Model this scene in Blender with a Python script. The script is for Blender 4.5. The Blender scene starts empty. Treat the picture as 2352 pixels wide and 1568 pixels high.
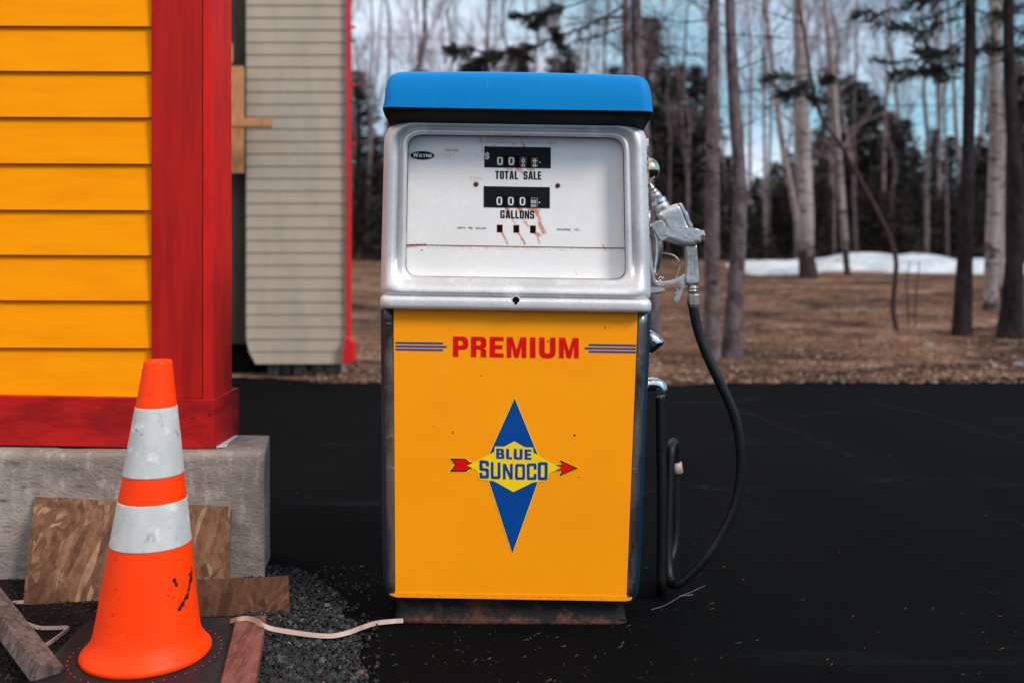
import bpy, bmesh, math, random
from mathutils import Vector, Matrix, noise as mnoise
R = math.radians
random.seed(7)
SC = bpy.context.scene
COL = SC.collection

# ------------------------------------------------------------------ camera, world, sun, exposure
FPX, CX, HY, CH, D0 = 2287.0, 1176.0, 550.0, 1.10, 2.84      # focal in px of a 2352 px wide frame, horizon row, eye height, camera to pump
cam = bpy.data.cameras.new('camera'); camo = bpy.data.objects.new('camera', cam); COL.objects.link(camo)
camo.location = (0, -D0, CH); camo.rotation_euler = (R(90), 0, 0)
cam.lens = 35.0; cam.sensor_width = 36.0; cam.shift_y = -(784.0 - HY) / 2352.0
cam.clip_start = 0.05; cam.clip_end = 500
cam.dof.use_dof = True; cam.dof.focus_distance = D0; cam.dof.aperture_fstop = 1.9
SC.camera = camo
SC.view_settings.view_transform = 'Standard'; SC.view_settings.look = 'None'
SC.view_settings.exposure = 1.08; SC.view_settings.gamma = 1.0

SUN_AZ, SUN_EL = R(128), R(40)          # azimuth clockwise from +Y (away from camera): light from right, behind the camera
w = bpy.data.worlds.new('World'); SC.world = w; w.use_nodes = True
nt = w.node_tree; nt.nodes.clear()
def N(t, ty, **k):
    n = t.nodes.new(ty)
    for a, b in k.items(): setattr(n, a, b)
    return n
out = N(nt, 'ShaderNodeOutputWorld')
sky = N(nt, 'ShaderNodeTexSky', sky_type='NISHITA', sun_disc=False)
sky.sun_elevation = SUN_EL; sky.sun_rotation = SUN_AZ; sky.air_density = 1.2; sky.dust_density = 0.2; sky.ozone_density = 3.0
b1 = N(nt, 'ShaderNodeBackground'); b1.inputs[1].default_value = 0.085
nt.links.new(sky.outputs[0], b1.inputs[0])
b2 = N(nt, 'ShaderNodeBackground'); b2.inputs[1].default_value = 0.70
tc = N(nt, 'ShaderNodeTexCoord'); mp = N(nt, 'ShaderNodeMapping'); mp.inputs['Scale'].default_value = (1.6, 1.0, 3.2)
nz = N(nt, 'ShaderNodeTexNoise'); nz.inputs['Scale'].default_value = 2.3; nz.inputs['Detail'].default_value = 7; nz.inputs['Roughness'].default_value = 0.58
sx = N(nt, 'ShaderNodeSeparateXYZ'); m1 = N(nt, 'ShaderNodeMath', operation='MULTIPLY_ADD'); m1.inputs[1].default_value = -0.42
rp = N(nt, 'ShaderNodeValToRGB'); rp.color_ramp.elements[0].position = 0.30; rp.color_ramp.elements[1].position = 0.52
ms = N(nt, 'ShaderNodeMixShader')
L = nt.links.new
L(tc.outputs['Generated'], mp.inputs[0]); L(mp.outputs[0], nz.inputs['Vector']); L(tc.outputs['Generated'], sx.inputs[0])
L(sx.outputs[0], m1.inputs[0]); L(nz.outputs[0], m1.inputs[2]); L(m1.outputs[0], rp.inputs[0])
lo = N(nt, 'ShaderNodeMath', operation='MULTIPLY_ADD'); lo.inputs[1].default_value = -2.2; lo.inputs[2].default_value = 1.15; lo.use_clamp = True; L(sx.outputs[2], lo.inputs[0])
mxm = N(nt, 'ShaderNodeMath', operation='MAXIMUM'); L(lo.outputs[0], mxm.inputs[0]); L(rp.outputs[0], mxm.inputs[1]); L(mxm.outputs[0], ms.inputs[0])
nz2 = N(nt, 'ShaderNodeTexNoise'); nz2.inputs['Scale'].default_value = 3.1; nz2.inputs['Detail'].default_value = 6; L(mp.outputs[0], nz2.inputs['Vector'])
m2 = N(nt, 'ShaderNodeMath', operation='MULTIPLY_ADD'); m2.inputs[1].default_value = -0.30; L(sx.outputs[0], m2.inputs[0]); L(nz2.outputs[0], m2.inputs[2])
rc = N(nt, 'ShaderNodeValToRGB'); rc.color_ramp.elements[0].position = 0.34; rc.color_ramp.elements[1].position = 0.60
rc.color_ramp.elements[0].color = (0.21, 0.43, 0.55, 1); rc.color_ramp.elements[1].color = (0.58, 0.64, 0.76, 1); L(m2.outputs[0], rc.inputs[0]); 
zr = N(nt, 'ShaderNodeValToRGB'); zr.color_ramp.elements[0].position = 0.30; zr.color_ramp.elements[1].position = 0.62; L(sx.outputs[2], zr.inputs[0])
zm = N(nt, 'ShaderNodeMix', data_type='RGBA'); zm.inputs[7].default_value = (1.0, 0.90, 0.80, 1); L(zr.outputs[0], zm.inputs[0]); L(rc.outputs[0], zm.inputs[6]); L(zm.outputs[2], b2.inputs[0])
L(b1.outputs[0], ms.inputs[1]); L(b2.outputs[0], ms.inputs[2]); L(ms.outputs[0], out.inputs[0])

sun = bpy.data.lights.new('sun', 'SUN'); sun.energy = 1.45; sun.angle = R(16); sun.color = (1.0, 0.93, 0.84)
suno = bpy.data.objects.new('sun', sun); COL.objects.link(suno)
sd = Vector((math.sin(SUN_AZ) * math.cos(SUN_EL), math.cos(SUN_AZ) * math.cos(SUN_EL), math.sin(SUN_EL)))
suno.rotation_euler = sd.to_track_quat('Z', 'Y').to_euler(); suno.location = sd * 20

# ------------------------------------------------------------------ measuring helpers
def W(px, py, d):      # the point at distance d in front of the lens that the photo shows at px, py
    return Vector(((px - CX) * d / FPX, d - D0, CH - (py - HY) * d / FPX))
GZ = [(0, 0), (8.6, 0), (11, .06), (13, .20), (18, .41), (22, .52), (30, .62), (60, .8), (200, 1.2)]
def gz(d):
    for (a, za), (b, zb) in zip(GZ, GZ[1:]):
        if d <= b: t = max(0, (d - a) / (b - a)); return za + (zb - za) * t
    return GZ[-1][1]
def G(px, py, z=0.0):  # ground point seen at px, py
    d = (CH - z) * FPX / (py - HY); return W(px, py, d)

# ------------------------------------------------------------------ materials
def mat(name, base, rough=0.6, metal=0.0, layers=(), bump=None, spec=0.5, attr=None, coat=0.0, bump2=None):
    """layers: (colour, scale, lo, hi, stretch xyz[, detail]) noise masks mixed over the base; attr: colour attribute name used as the base"""
    m = bpy.data.materials.new(name); m.use_nodes = True; t = m.node_tree; bs = t.nodes['Principled BSDF']; L = t.links.new
    bs.inputs['Roughness'].default_value = rough; bs.inputs['Metallic'].default_value = metal
    bs.inputs['Specular IOR Level'].default_value = spec; bs.inputs['Coat Weight'].default_value = coat
    tc = N(t, 'ShaderNodeTexCoord')
    if attr:
        a = N(t, 'ShaderNodeVertexColor', layer_name=attr); cur = a.outputs[0]
    else:
        c = N(t, 'ShaderNodeRGB'); c.outputs[0].default_value = (*base, 1); cur = c.outputs[0]
    for ly in layers:
        col, sc, lo, hi, st = ly[:5]; det = ly[5] if len(ly) > 5 else 6
        mp = N(t, 'ShaderNodeMapping'); mp.inputs['Scale'].default_value = st; mp.inputs['Location'].default_value = (sc * .13, 1.7, sc * .31)
        nz = N(t, 'ShaderNodeTexNoise'); nz.inputs['Scale'].default_value = sc; nz.inputs['Detail'].default_value = det; nz.inputs['Roughness'].default_value = .62
        rp = N(t, 'ShaderNodeValToRGB'); rp.color_ramp.elements[0].position = lo; rp.color_ramp.elements[1].position = hi
        mx = N(t, 'ShaderNodeMix', data_type='RGBA')
        L(tc.outputs['Object'], mp.inputs[0]); L(mp.outputs[0], nz.inputs['Vector']); L(nz.outputs[0], rp.inputs[0])
        L(rp.outputs[0], mx.inputs[0]); L(cur, mx.inputs[6]); mx.inputs[7].default_value = (*col, 1); cur = mx.outputs[2]
    L(cur, bs.inputs['Base Color'])
    prev = None
    for bp in (bump, bump2):
        if not bp: continue
        sc, stn, dist, st = bp
        mp = N(t, 'ShaderNodeMapping'); mp.inputs['Scale'].default_value = st
        nz = N(t, 'ShaderNodeTexNoise'); nz.inputs['Scale'].default_value = sc; nz.inputs['Detail'].default_value = 8
        b = N(t, 'ShaderNodeBump'); b.inputs['Strength'].default_value = stn; b.inputs['Distance'].default_value = dist
        L(tc.outputs['Object'], mp.inputs[0]); L(mp.outputs[0], nz.inputs['Vector']); L(nz.outputs[0], b.inputs['Height'])
        if prev: L(prev, b.inputs['Normal'])
        prev = b.outputs[0]; L(prev, bs.inputs['Normal'])
    return m
ONE = (1, 1, 1)
def stain(m, attr, col, rough=.85, sc=300, lo=.38, hi=.62, weight=1.0):
    """mix a stain colour over a material where the mesh carries a stain mask, broken up by fine noise"""
    t = m.node_tree; bs = t.nodes['Principled BSDF']; L = t.links.new
    src = bs.inputs['Base Color'].links[0].from_socket
    a = N(t, 'ShaderNodeAttribute', attribute_name=attr); tc = N(t, 'ShaderNodeTexCoord')
    nz = N(t, 'ShaderNodeTexNoise'); nz.inputs['Scale'].default_value = sc; nz.inputs['Detail'].default_value = 6; nz.inputs['Roughness'].default_value = .7
    L(tc.outputs['Object'], nz.inputs['Vector'])
    ad = N(t, 'ShaderNodeMath', operation='MULTIPLY_ADD'); ad.inputs[1].default_value = .46; L(a.outputs['Fac'], ad.inputs[0]); 
    sb = N(t, 'ShaderNodeMath', operation='MULTIPLY_ADD'); sb.inputs[1].default_value = 1.5; sb.inputs[2].default_value = -.78; L(nz.outputs[0], sb.inputs[0]); L(sb.outputs[0], ad.inputs[2])
    rp = N(t, 'ShaderNodeValToRGB'); rp.color_ramp.elements[0].position = lo; rp.color_ramp.elements[1].position = hi
    L(ad.outputs[0], rp.inputs[0])
    ml = N(t, 'ShaderNodeMath', operation='MULTIPLY'); ml.inputs[1].default_value = weight; L(rp.outputs[0], ml.inputs[0])
    mx = N(t, 'ShaderNodeMix', data_type='RGBA'); L(ml.outputs[0], mx.inputs[0]); L(src, mx.inputs[6]); mx.inputs[7].default_value = (*col, 1)
    L(mx.outputs[2], bs.inputs['Base Color'])
    return m

def chips(name, pal, scale, rough=.75, st=(1, 1, 1), bumpd=.002, edge=True):
    """strand board / cast stone: random flakes from two crossed Voronoi layers"""
    m = bpy.data.materials.new(name); m.use_nodes = True; t = m.node_tree; bs = t.nodes['Principled BSDF']; L = t.links.new
    bs.inputs['Roughness'].default_value = rough; bs.inputs['Specular IOR Level'].default_value = .25
    tc = N(t, 'ShaderNodeTexCoord'); wn = N(t, 'ShaderNodeTexNoise'); wn.inputs['Scale'].default_value = 9
    vm = N(t, 'ShaderNodeVectorMath', operation='MULTIPLY_ADD'); vm.inputs[1].default_value = (.016, .016, .016)
    L(tc.outputs['Object'], wn.inputs['Vector']); L(wn.outputs['Color'], vm.inputs[0]); L(tc.outputs['Object'], vm.inputs[2])
    outs = []
    for i, (ang, sx) in enumerate(((.14, (1, 60, 5.5)), (-.42, (1, 60, 4)), (.95, (1, 60, 3.5)))):
        mp = N(t, 'ShaderNodeMapping'); mp.vector_type = 'TEXTURE'; mp.inputs['Rotation'].default_value = (0, ang, 0)
        mp.inputs['Scale'].default_value = tuple(a * b for a, b in zip(sx, st))
        v = N(t, 'ShaderNodeTexVoronoi'); v.inputs['Scale'].default_value = scale * (1 + .3 * i)
        L(vm.outputs[0], mp.inputs[0]); L(mp.outputs[0], v.inputs['Vector'])
        outs.append(v)
    pick = N(t, 'ShaderNodeTexNoise'); pick.inputs['Scale'].default_value = scale * .14; L(tc.outputs['Object'], pick.inputs['Vector'])
    def step(src, a, b):
        r = N(t, 'ShaderNodeValToRGB'); r.color_ramp.elements[0].position = a; r.color_ramp.elements[1].position = b; L(src, r.inputs[0]); return r.outputs[0]
    mxa = N(t, 'ShaderNodeMix', data_type='RGBA'); L(step(pick.outputs[0], .46, .49), mxa.inputs[0]); L(outs[0].outputs['Color'], mxa.inputs[6]); L(outs[1].outputs['Color'], mxa.inputs[7])
    mxb = N(t, 'ShaderNodeMix', data_type='RGBA'); L(step(pick.outputs[0], .57, .60), mxb.inputs[0]); L(mxa.outputs[2], mxb.inputs[6]); L(outs[2].outputs['Color'], mxb.inputs[7])
    sep = N(t, 'ShaderNodeSeparateColor'); L(mxb.outputs[2], sep.inputs[0])
    rp = N(t, 'ShaderNodeValToRGB'); cr = rp.color_ramp
    while len(cr.elements) < len(pal): cr.elements.new(.5)
    for i, c in enumerate(pal): cr.elements[i].position = i / (len(pal) - 1); cr.elements[i].color = (*c, 1)
    L(sep.outputs[0], rp.inputs[0])
    gn = N(t, 'ShaderNodeTexNoise'); gn.inputs['Scale'].default_value = 60; gn.inputs['Detail'].default_value = 8
    mpg = N(t, 'ShaderNodeMapping'); mpg.inputs['Scale'].default_value = (1, 1, .15); L(tc.outputs['Object'], mpg.inputs[0]); L(mpg.outputs[0], gn.inputs['Vector'])
    gr = N(t, 'ShaderNodeValToRGB'); gr.color_ramp.elements[0].position = .35; gr.color_ramp.elements[0].color = (.55, .5, .45, 1); gr.color_ramp.elements[1].position = .62
    L(gn.outputs[0], gr.inputs[0])
    mul = N(t, 'ShaderNodeMix', data_type='RGBA', blend_type='MULTIPLY'); mul.inputs[0].default_value = .8
    L(rp.outputs[0], mul.inputs[6]); L(gr.outputs[0], mul.inputs[7]); L(mul.outputs[2], bs.inputs['Base Color'])
    b = N(t, 'ShaderNodeBump'); b.inputs['Strength'].default_value = .7; b.inputs['Distance'].default_value = bumpd; L(sep.outputs[1], b.inputs['Height'])
    b2 = N(t, 'ShaderNodeBump'); b2.inputs['Strength'].default_value = .5; b2.inputs['Distance'].default_value = bumpd; L(gn.outputs[0], b2.inputs['Height']); L(b.outputs[0], b2.inputs['Normal'])
    L(b2.outputs[0], bs.inputs['Normal'])
    return m

MT = {}
MT['yellow'] = mat('yellow_paint_wood', (.93, .315, .0), .7, layers=[((.88, .275, .0), 4, .42, .65, (1, 1, 7)), ((.62, .20, .004), 2.6, .68, .78, (1, 1, 3)), ((.70, .30, .02), 60, .70, .76, (.3, 1, 5))], bump=(30, .35, .002, (.6, 1, 12)), spec=.08)
MT['red'] = mat('red_stained_wood', (0.43, 0.0086, 0.00516), .65, layers=[((0.3268, 0.00516, 0.0043), 4, .40, .62, (7, 7, .6)), ((0.4988, 0.01548, 0.0086), 14, .6, .75, (6, 6, .5)), ((0.1892, 0.00516, 0.00516), 7, .72, .78, (1, 1, .5))], bump=(40, .4, .002, (6, 6, .4)), spec=.2)

MT['red_bright'] = mat('bright_red_painted_edge', (0.6192, 0.01032, 0.00344), .6, layers=[((0.473, 0.00688, 0.00516), 4, .40, .62, (5, 5, 1.5)), ((0.688, 0.0344, 0.0172), 20, .62, .75, (6, 6, 3))], bump=(60, .5, .002, (3, 3, 4)), spec=.22)
MT['red_h'] = mat('red_stained_skirt', (0.4644, 0.00774, 0.00602), .65, layers=[((0.258, 0.0043, 0.00516), 5, .42, .60, (1, 1, 3)), ((0.5676, 0.0215, 0.01204), 16, .62, .75, (.5, 1, 5))], bump=(40, .4, .002, (.4, 4, 8)), spec=.22)
MT['red_metal'] = mat('red_enamel', (.66, .012, .014), .4, layers=[((.48, .008, .01), 3, .4, .6, (3, 3, .4))])
MT['concrete'] = mat('weathered_concrete', (0.3168, 0.2684, 0.2332), .9, layers=[((0.2288, 0.1892, 0.1628), 3.2, .40, .62, (1, 1, 1.2)), ((0.1144, 0.0924, 0.0792), 9, .58, .70, (1.0, 1, 3.5), 9), ((0.3872, 0.3388, 0.2992), 16, .52, .68, (1.8, 1, .7)), ((0.088, 0.0704, 0.0616), 50, .66, .72, (1, 1, 1.6))],
                     bump=(9, .7, .014, (1, 1, 1.8)), bump2=(48, .6, .006, (1.4, 1, 2.4)), spec=.12)
MT['osb'] = chips('strand_board', [(.09, .038, .018), (.155, .07, .036), (.21, .105, .058), (.12, .054, .026), (.18, .085, .045), (.34, .20, .115)], 46)
MT['osb_dark'] = chips('weathered_strand_board', [(.055, .022, .01), (.11, .048, .022), (.075, .030, .014), (.17, .08, .038)], 50)
MT['pine'] = mat('pine_lumber', (.52, .24, .10), .7, layers=[((.36, .14, .05), 10, .4, .62, (6, 6, .7)), ((.10, .035, .015), 5, .72, .76, ONE)], bump=(40, .3, .002, (6, 6, .4)))
MT['brown_lumber'] = mat('brown_stained_lumber', (0.204, 0.07225, 0.05525), .75, layers=[((0.1105, 0.034, 0.0255), 6, .4, .6, (7, 1, 7)), ((0.255, 0.102, 0.0765), 30, .55, .7, (6, .6, 6))], bump=(40, .5, .003, (6, .5, 6)), spec=.3)
MT['grey_lumber'] = mat('weathered_grey_wood', (0.1445, 0.102, 0.08925), .8, layers=[((0.0595, 0.0408, 0.034), 9, .4, .6, (5, 5, 1)), ((0.221, 0.1615, 0.136), 22, .55, .7, (6, 6, 1))], bump=(40, .5, .003, (5, 6, 1)), spec=.3)
MT['vinyl'] = mat('beige_vinyl_siding', (0.40, 0.335, 0.26), .5, layers=[((0.322, 0.276, 0.2254), 2.2, .4, .65, (2, 2, .7)), ((0.3956, 0.3404, 0.276), 30, .5, .8, (.3, 1, 4))], bump=(60, .15, .001, (.3, 1, 6)), spec=.25)
MT['ply'] = mat('dark_sheathing', (.055, .046, .030), .8, layers=[((.03, .024, .017), 2, .4, .6, (3, 3, .5)), ((.08, .07, .05), 12, .6, .75, (1, 1, .3))], bump=(30, .3, .002, (4, 4, .5)))
MT['block'] = mat('grey_footing_block', (.20, .16, .14), .9, layers=[((.07, .055, .05), 12, .45, .6, ONE)], bump=(30, .5, .01, ONE))
MT['asphalt'] = mat('fresh_asphalt', (0.002288, 0.002548, 0.003016), .9, layers=[((0.004056, 0.004368, 0.004992), 1.1, .45, .7, (1, .45, 1)), ((0.00624, 0.00676, 0.00754), 150, .60, .70, ONE), ((0.00078, 0.00078, 0.000936), 210, .55, .66, ONE), ((0.01144, 0.01404, 0.01612), .9, .62, .80, (.35, 2.8, 1), 10), ((0.01456, 0.0156, 0.01664), 260, .68, .74, ONE, 2)], bump=(150, 1.0, .008, ONE), bump2=(3, .3, .03, ONE), spec=.045)
stain(MT['asphalt'], 'stain', (.022, .027, .031), sc=34, lo=.12, hi=.80, weight=.8)
MT['soil'] = mat('dark_soil', (0.014, 0.0112, 0.0098), .95, layers=[((0.0063, 0.0056, 0.0056), 9, .4, .6, ONE), ((0.035, 0.0245, 0.0182), 60, .6, .7, ONE)], bump=(40, 1, .02, ONE), spec=.15)
MT['earth'] = mat('leaf_litter_ground', (0.156, 0.0819, 0.05148), .95, layers=[((0.2808, 0.1677, 0.117), .55, .47, .62, (1, 2.4, 1), 4), ((0.0351, 0.02028, 0.0156), .9, .43, .60, (1, 2.2, 1)), ((0.2964, 0.1794, 0.1287), 2.6, .55, .72, (1, 2, 1)), ((0.0468, 0.02652, 0.0195), 7, .54, .68, ONE), ((0.2808, 0.1872, 0.1404), 26, .62, .74, ONE)],
                  bump=(6, 1.0, .12, ONE), bump2=(40, .6, .02, ONE), spec=.1)
MT['snow'] = mat('old_snow', (0.5544, 0.6132, 0.6552), .7, layers=[((0.3528, 0.42, 0.4872), 1.8, .42, .62, (1, 1, 3)), ((0.21, 0.1764, 0.1512), 10, .56, .72, (1, 1, 2))], bump=(5, .8, .10, ONE), spec=.2)
MT['scatter'] = mat('dry_leaf_pieces', (0, 0, 0), .85, attr='Col', spec=.2)
MT['stone'] = mat('crushed_stone', (0, 0, 0), .7, attr='Col', spec=.35, bump=(60, .5, .003, ONE))
MT['needles'] = mat('spruce_needles', (0, 0, 0), .75, attr='Col', spec=.2)
MT['twig'] = mat('bare_twigs', (0.264, 0.1947, 0.2112), .8, layers=[((0.1584, 0.1122, 0.1254), 1.2, .4, .6, ONE)], spec=.2)
MT['bark_birch'] = mat('pale_birch_bark', (0.3024, 0.2604, 0.252), .8, layers=[((0.168, 0.1386, 0.1386), 2.2, .42, .62, (1, 1, .5)), ((0.0336, 0.0252, 0.0252), 2.8, .56, .63, (.9, .9, 4)), ((0.4536, 0.3864, 0.3696), 7, .58, .72, (1, 1, 4)), ((0.0504, 0.042, 0.042), 9, .66, .72, (.8, .8, 4))], bump=(14, .6, .015, (1, 1, 5)), spec=.2)
stain(MT['bark_birch'], 'stain', (.035, .026, .024), sc=9, lo=.12, hi=.42)
MT['bark_birch_far'] = mat('far_birch_bark', (0.2319, 0.1739, 0.1739), .85, layers=[((0.08184, 0.06138, 0.06138), 1.6, .46, .62, (1, 1, 3))], spec=.1)
MT['bark_spruce'] = mat('grey_spruce_bark', (0.1406, 0.1102, 0.1178), .9, layers=[((0.0684, 0.05016, 0.0532), 5, .42, .58, (1.6, 1.6, 1.1)), ((0.0266, 0.02052, 0.0228), 6, .60, .68, (1, 1, 3)), ((0.2052, 0.1634, 0.1672), 22, .56, .7, (1, 1, .8))], bump=(22, .9, .02, (1, 1, .8)), spec=.15)
MT['bark_dark'] = mat('dark_trunk_bark', (0.0252, 0.0189, 0.02016), .9, layers=[((0.01176, 0.00882, 0.00924), 5, .42, .58, (1.6, 1.6, .8)), ((0.0504, 0.0378, 0.0378), 16, .6, .72, (1, 1, .8))], bump=(22, .9, .02, (1, 1, .8)), spec=.15)
MT['bark_red'] = mat('reddish_sapling_bark', (0.051, 0.03, 0.0312), .8, layers=[((0.102, 0.06, 0.06), 8, .55, .7, ONE)], spec=.2)
# pump
MT['cap_blue'] = mat('blue_enamel', (.0, .195, .50), .5, layers=[((.0, .185, .52), 1.8, .4, .7, ONE), ((.03, .28, .62), 40, .66, .78, (1, 1, .2)), ((.0, .15, .42), 9, .60, .80, (1, 1, .3)), ((.02, .05, .10), 130, .74, .77, ONE)], bump=(6, .08, .004, ONE), spec=.10)
MT['black'] = mat('black_enamel', (0.0035, 0.0035, 0.0035), .6, layers=[((0.0063, 0.0063, 0.0056), 12, .5, .7, ONE)], spec=.15)
MT['recess_shade_ring'] = mat('painted_recess_shade', (.10, .085, .075), .8, layers=[((.30, .27, .25), 9, .5, .6, ONE), ((.04, .03, .03), 20, .55, .65, ONE)], spec=.2)  # dark tones standing in for shade along the dial recess edge
MT['navy'] = mat('dark_blue_side_enamel', (0.0016, 0.016, 0.0336), .4, layers=[((0.0032, 0.024, 0.048), 3, .4, .7, ONE)])
MT['alu'] = mat('painted_cast_aluminium', (.66, .655, .66), .47, .45, layers=[((.54, .54, .55), 3, .42, .62, ONE), ((.30, .27, .25), 45, .68, .75, ONE), ((.76, .76, .765), 10, .55, .68, (1, 1, .5)), ((.50, .50, .51), 110, .55, .7, ONE)], bump=(45, .35, .0016, ONE), bump2=(5, .25, .008, ONE))
MT['steel'] = mat('scuffed_steel_trim', (.26, .255, .26), .34, .85, layers=[((.05, .05, .055), 7, .42, .60, (2, 2, .6)), ((.55, .54, .53), 26, .62, .70, (.6, .6, 3)), ((.85, .83, .80), 90, .66, .70, (.3, 1, 6)), ((.10, .05, .035), 14, .70, .75, ONE)], bump=(30, .5, .004, (1, 1, .6)))
MT['chrome'] = mat('pitted_chrome', (.72, .74, .75), .14, 1.0, layers=[((.12, .08, .06), 120, .66, .70, ONE), ((.5, .52, .53), 14, .5, .7, ONE)], bump=(20, .1, .002, ONE))
MT['castmetal'] = mat('cast_nozzle_metal', (.56, .55, .55), .32, .8, layers=[((.34, .33, .33), 12, .46, .64, ONE), ((.72, .71, .70), 40, .6, .72, ONE), ((.14, .13, .13), 70, .68, .74, ONE)], bump=(70, .5, .002, ONE))
MT['nut'] = mat('worn_brass_nut', (.42, .36, .31), .35, .8, layers=[((.20, .12, .09), 60, .5, .65, ONE)])
MT['brass'] = mat('polished_brass', (.74, .60, .40), .15, 1.0, layers=[((.50, .36, .2), 30, .55, .7, ONE)])
MT['rusty_pipe'] = mat('rusty_thread', (.20, .065, .035), .75, .3, layers=[((.08, .03, .02), 80, .45, .6, ONE)])
MT['mesh_strip'] = mat('worn_mesh_strip', (.50, .36, .29), .55, .3, layers=[((.06, .04, .035), 150, .5, .56, (1, 1, .7), 2)])
MT['rubber'] = mat('black_hose_rubber', (0.0036, 0.004, 0.0048), .48, layers=[((0.008, 0.01, 0.012), 9, .5, .7, ONE), ((0.028, 0.0304, 0.0336), 60, .70, .76, (1, 1, .4))], bump=(160, .25, .0008, ONE), spec=.32)
MT['orange'] = mat('orange_enamel_door', (.94, .315, .002), .5, layers=[((.88, .29, .003), 2.2, .42, .62, ONE), ((.95, .34, .012), 7, .62, .74, (1, 1, .6)), ((.50, .17, .03), 90, .755, .775, ONE)], bump=(4, .12, .004, ONE), spec=.14)
stain(MT['orange'], 'stain', (.30, .12, .03), sc=70, lo=.18, hi=.75, weight=.55)
MT['letter_red'] = mat('red_lettering', (.66, .002, .004), .5, layers=[((.60, .002, .004), 12, .5, .7, ONE)], spec=.15)
MT['letter_blue'] = mat('blue_lettering', (.0, .055, .27), .5, layers=[((.0, .048, .24), 12, .5, .7, ONE)], spec=.15)
MT['decal_yellow'] = mat('yellow_decal', (.86, .58, .004), .5, layers=[((.80, .53, .004), 9, .5, .7, ONE)], spec=.15)
MT['ink'] = mat('dark_blue_ink', (0.0035, 0.0049, 0.0084), .55, layers=[((0.014, 0.0154, 0.0196), 120, .70, .76, ONE)], spec=.15)
MT['faint_ink'] = mat('worn_small_print', (.12, .12, .13), .6, layers=[((.45, .42, .40), 160, .5, .62, ONE)])
MT['white_ink'] = mat('white_print', (.74, .74, .70), .5, layers=[((.5, .5, .47), 120, .62, .72, ONE)])
MT['wheel'] = mat('counter_wheel', (.006, .010, .014), .35, layers=[((.03, .04, .045), 90, .62, .7, ONE)])
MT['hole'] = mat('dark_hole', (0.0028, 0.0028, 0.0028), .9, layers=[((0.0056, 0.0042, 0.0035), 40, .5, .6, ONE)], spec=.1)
MT['dial'] = mat('white_enamel_dial', (.80, .785, .78), .40, layers=[((.74, .72, .71), 2.5, .4, .65, ONE), ((.82, .81, .80), 30, .55, .7, ONE)], bump=(40, .06, .0006, ONE))
stain(MT['dial'], 'stain', (.50, .14, .055), sc=260, lo=.10, hi=.48, weight=.9)
MT['screw'] = mat('rusty_screw', (.12, .035, .02), .7, .4, layers=[((.03, .015, .012), 200, .45, .6, ONE)])
MT['base_rust'] = mat('rusty_black_pedestal', (.006, .008, .008), .75, layers=[((.075, .020, .010), 9, .54, .66, (1, 1, 1.3)), ((.11, .04, .024), 40, .66, .74, ONE)], bump=(60, .6, .003, ONE), spec=.2)
stain(MT['base_rust'], 'stain', (.13, .045, .032), sc=45, lo=.25, hi=.7, weight=.9)
# cone
MT['cone'] = mat('orange_cone_vinyl', (1.0, .050, .0), .5, layers=[((.95, .042, .0), 6, .42, .65, ONE), ((.9, .09, .02), 30, .68, .76, (1, 1, .3))], bump=(20, .1, .002, ONE), spec=.2)
stain(MT['cone'], 'stain', (.018, .010, .010), sc=80, lo=.26, hi=.46)
MT['collar'] = mat('reflective_sheeting', (0.5828, 0.5922, 0.5734), .45, layers=[((0.4418, 0.4606, 0.4606), 7, .38, .62, (1, 1, .6)), ((0.282, 0.2726, 0.2632), 30, .62, .74, (1, 1, .5)), ((0.658, 0.6674, 0.658), 20, .56, .66, ONE), ((0.1504, 0.1316, 0.1222), 110, .70, .76, ONE)], spec=.5)
stain(MT['collar'], 'stain', (.12, .10, .10), sc=80, lo=.28, hi=.5, weight=.8)
def hexbump(m):        # prismatic cells pressed in the sheeting
    t = m.node_tree; bs = t.nodes['Principled BSDF']; tc = N(t, 'ShaderNodeTexCoord'); v = N(t, 'ShaderNodeTexVoronoi'); v.inputs['Scale'].default_value = 190
    v.inputs['Randomness'].default_value = .15; b = N(t, 'ShaderNodeBump'); b.inputs['Strength'].default_value = .35; b.inputs['Distance'].default_value = .001
    t.links.new(tc.outputs['Object'], v.inputs['Vector']); t.links.new(v.outputs['Distance'], b.inputs['Height']); t.links.new(b.outputs[0], bs.inputs['Normal'])
hexbump(MT['collar'])
MT['cone_base'] = mat('black_rubber_base', (0.0077, 0.0077, 0.0098), .6, layers=[((0.021, 0.0196, 0.0238), 7, .5, .7, (3, .7, 1)), ((0.035, 0.021, 0.021), 80, .68, .74, ONE)], bump=(40, .4, .003, ONE), spec=.3)
MT['cable'] = mat('flat_white_cable', (0.442, 0.3145, 0.2635), .5, layers=[((0.289, 0.187, 0.1445), 14, .5, .68, ONE)])
MT['bulb_red'] = mat('red_bulb_glass', (.55, .01, .02), .15); MT['bulb_green'] = mat('green_bulb_glass', (.005, .22, .12), .15)
MT['wire'] = mat('dark_wire', (.02, .02, .025), .6)

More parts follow.
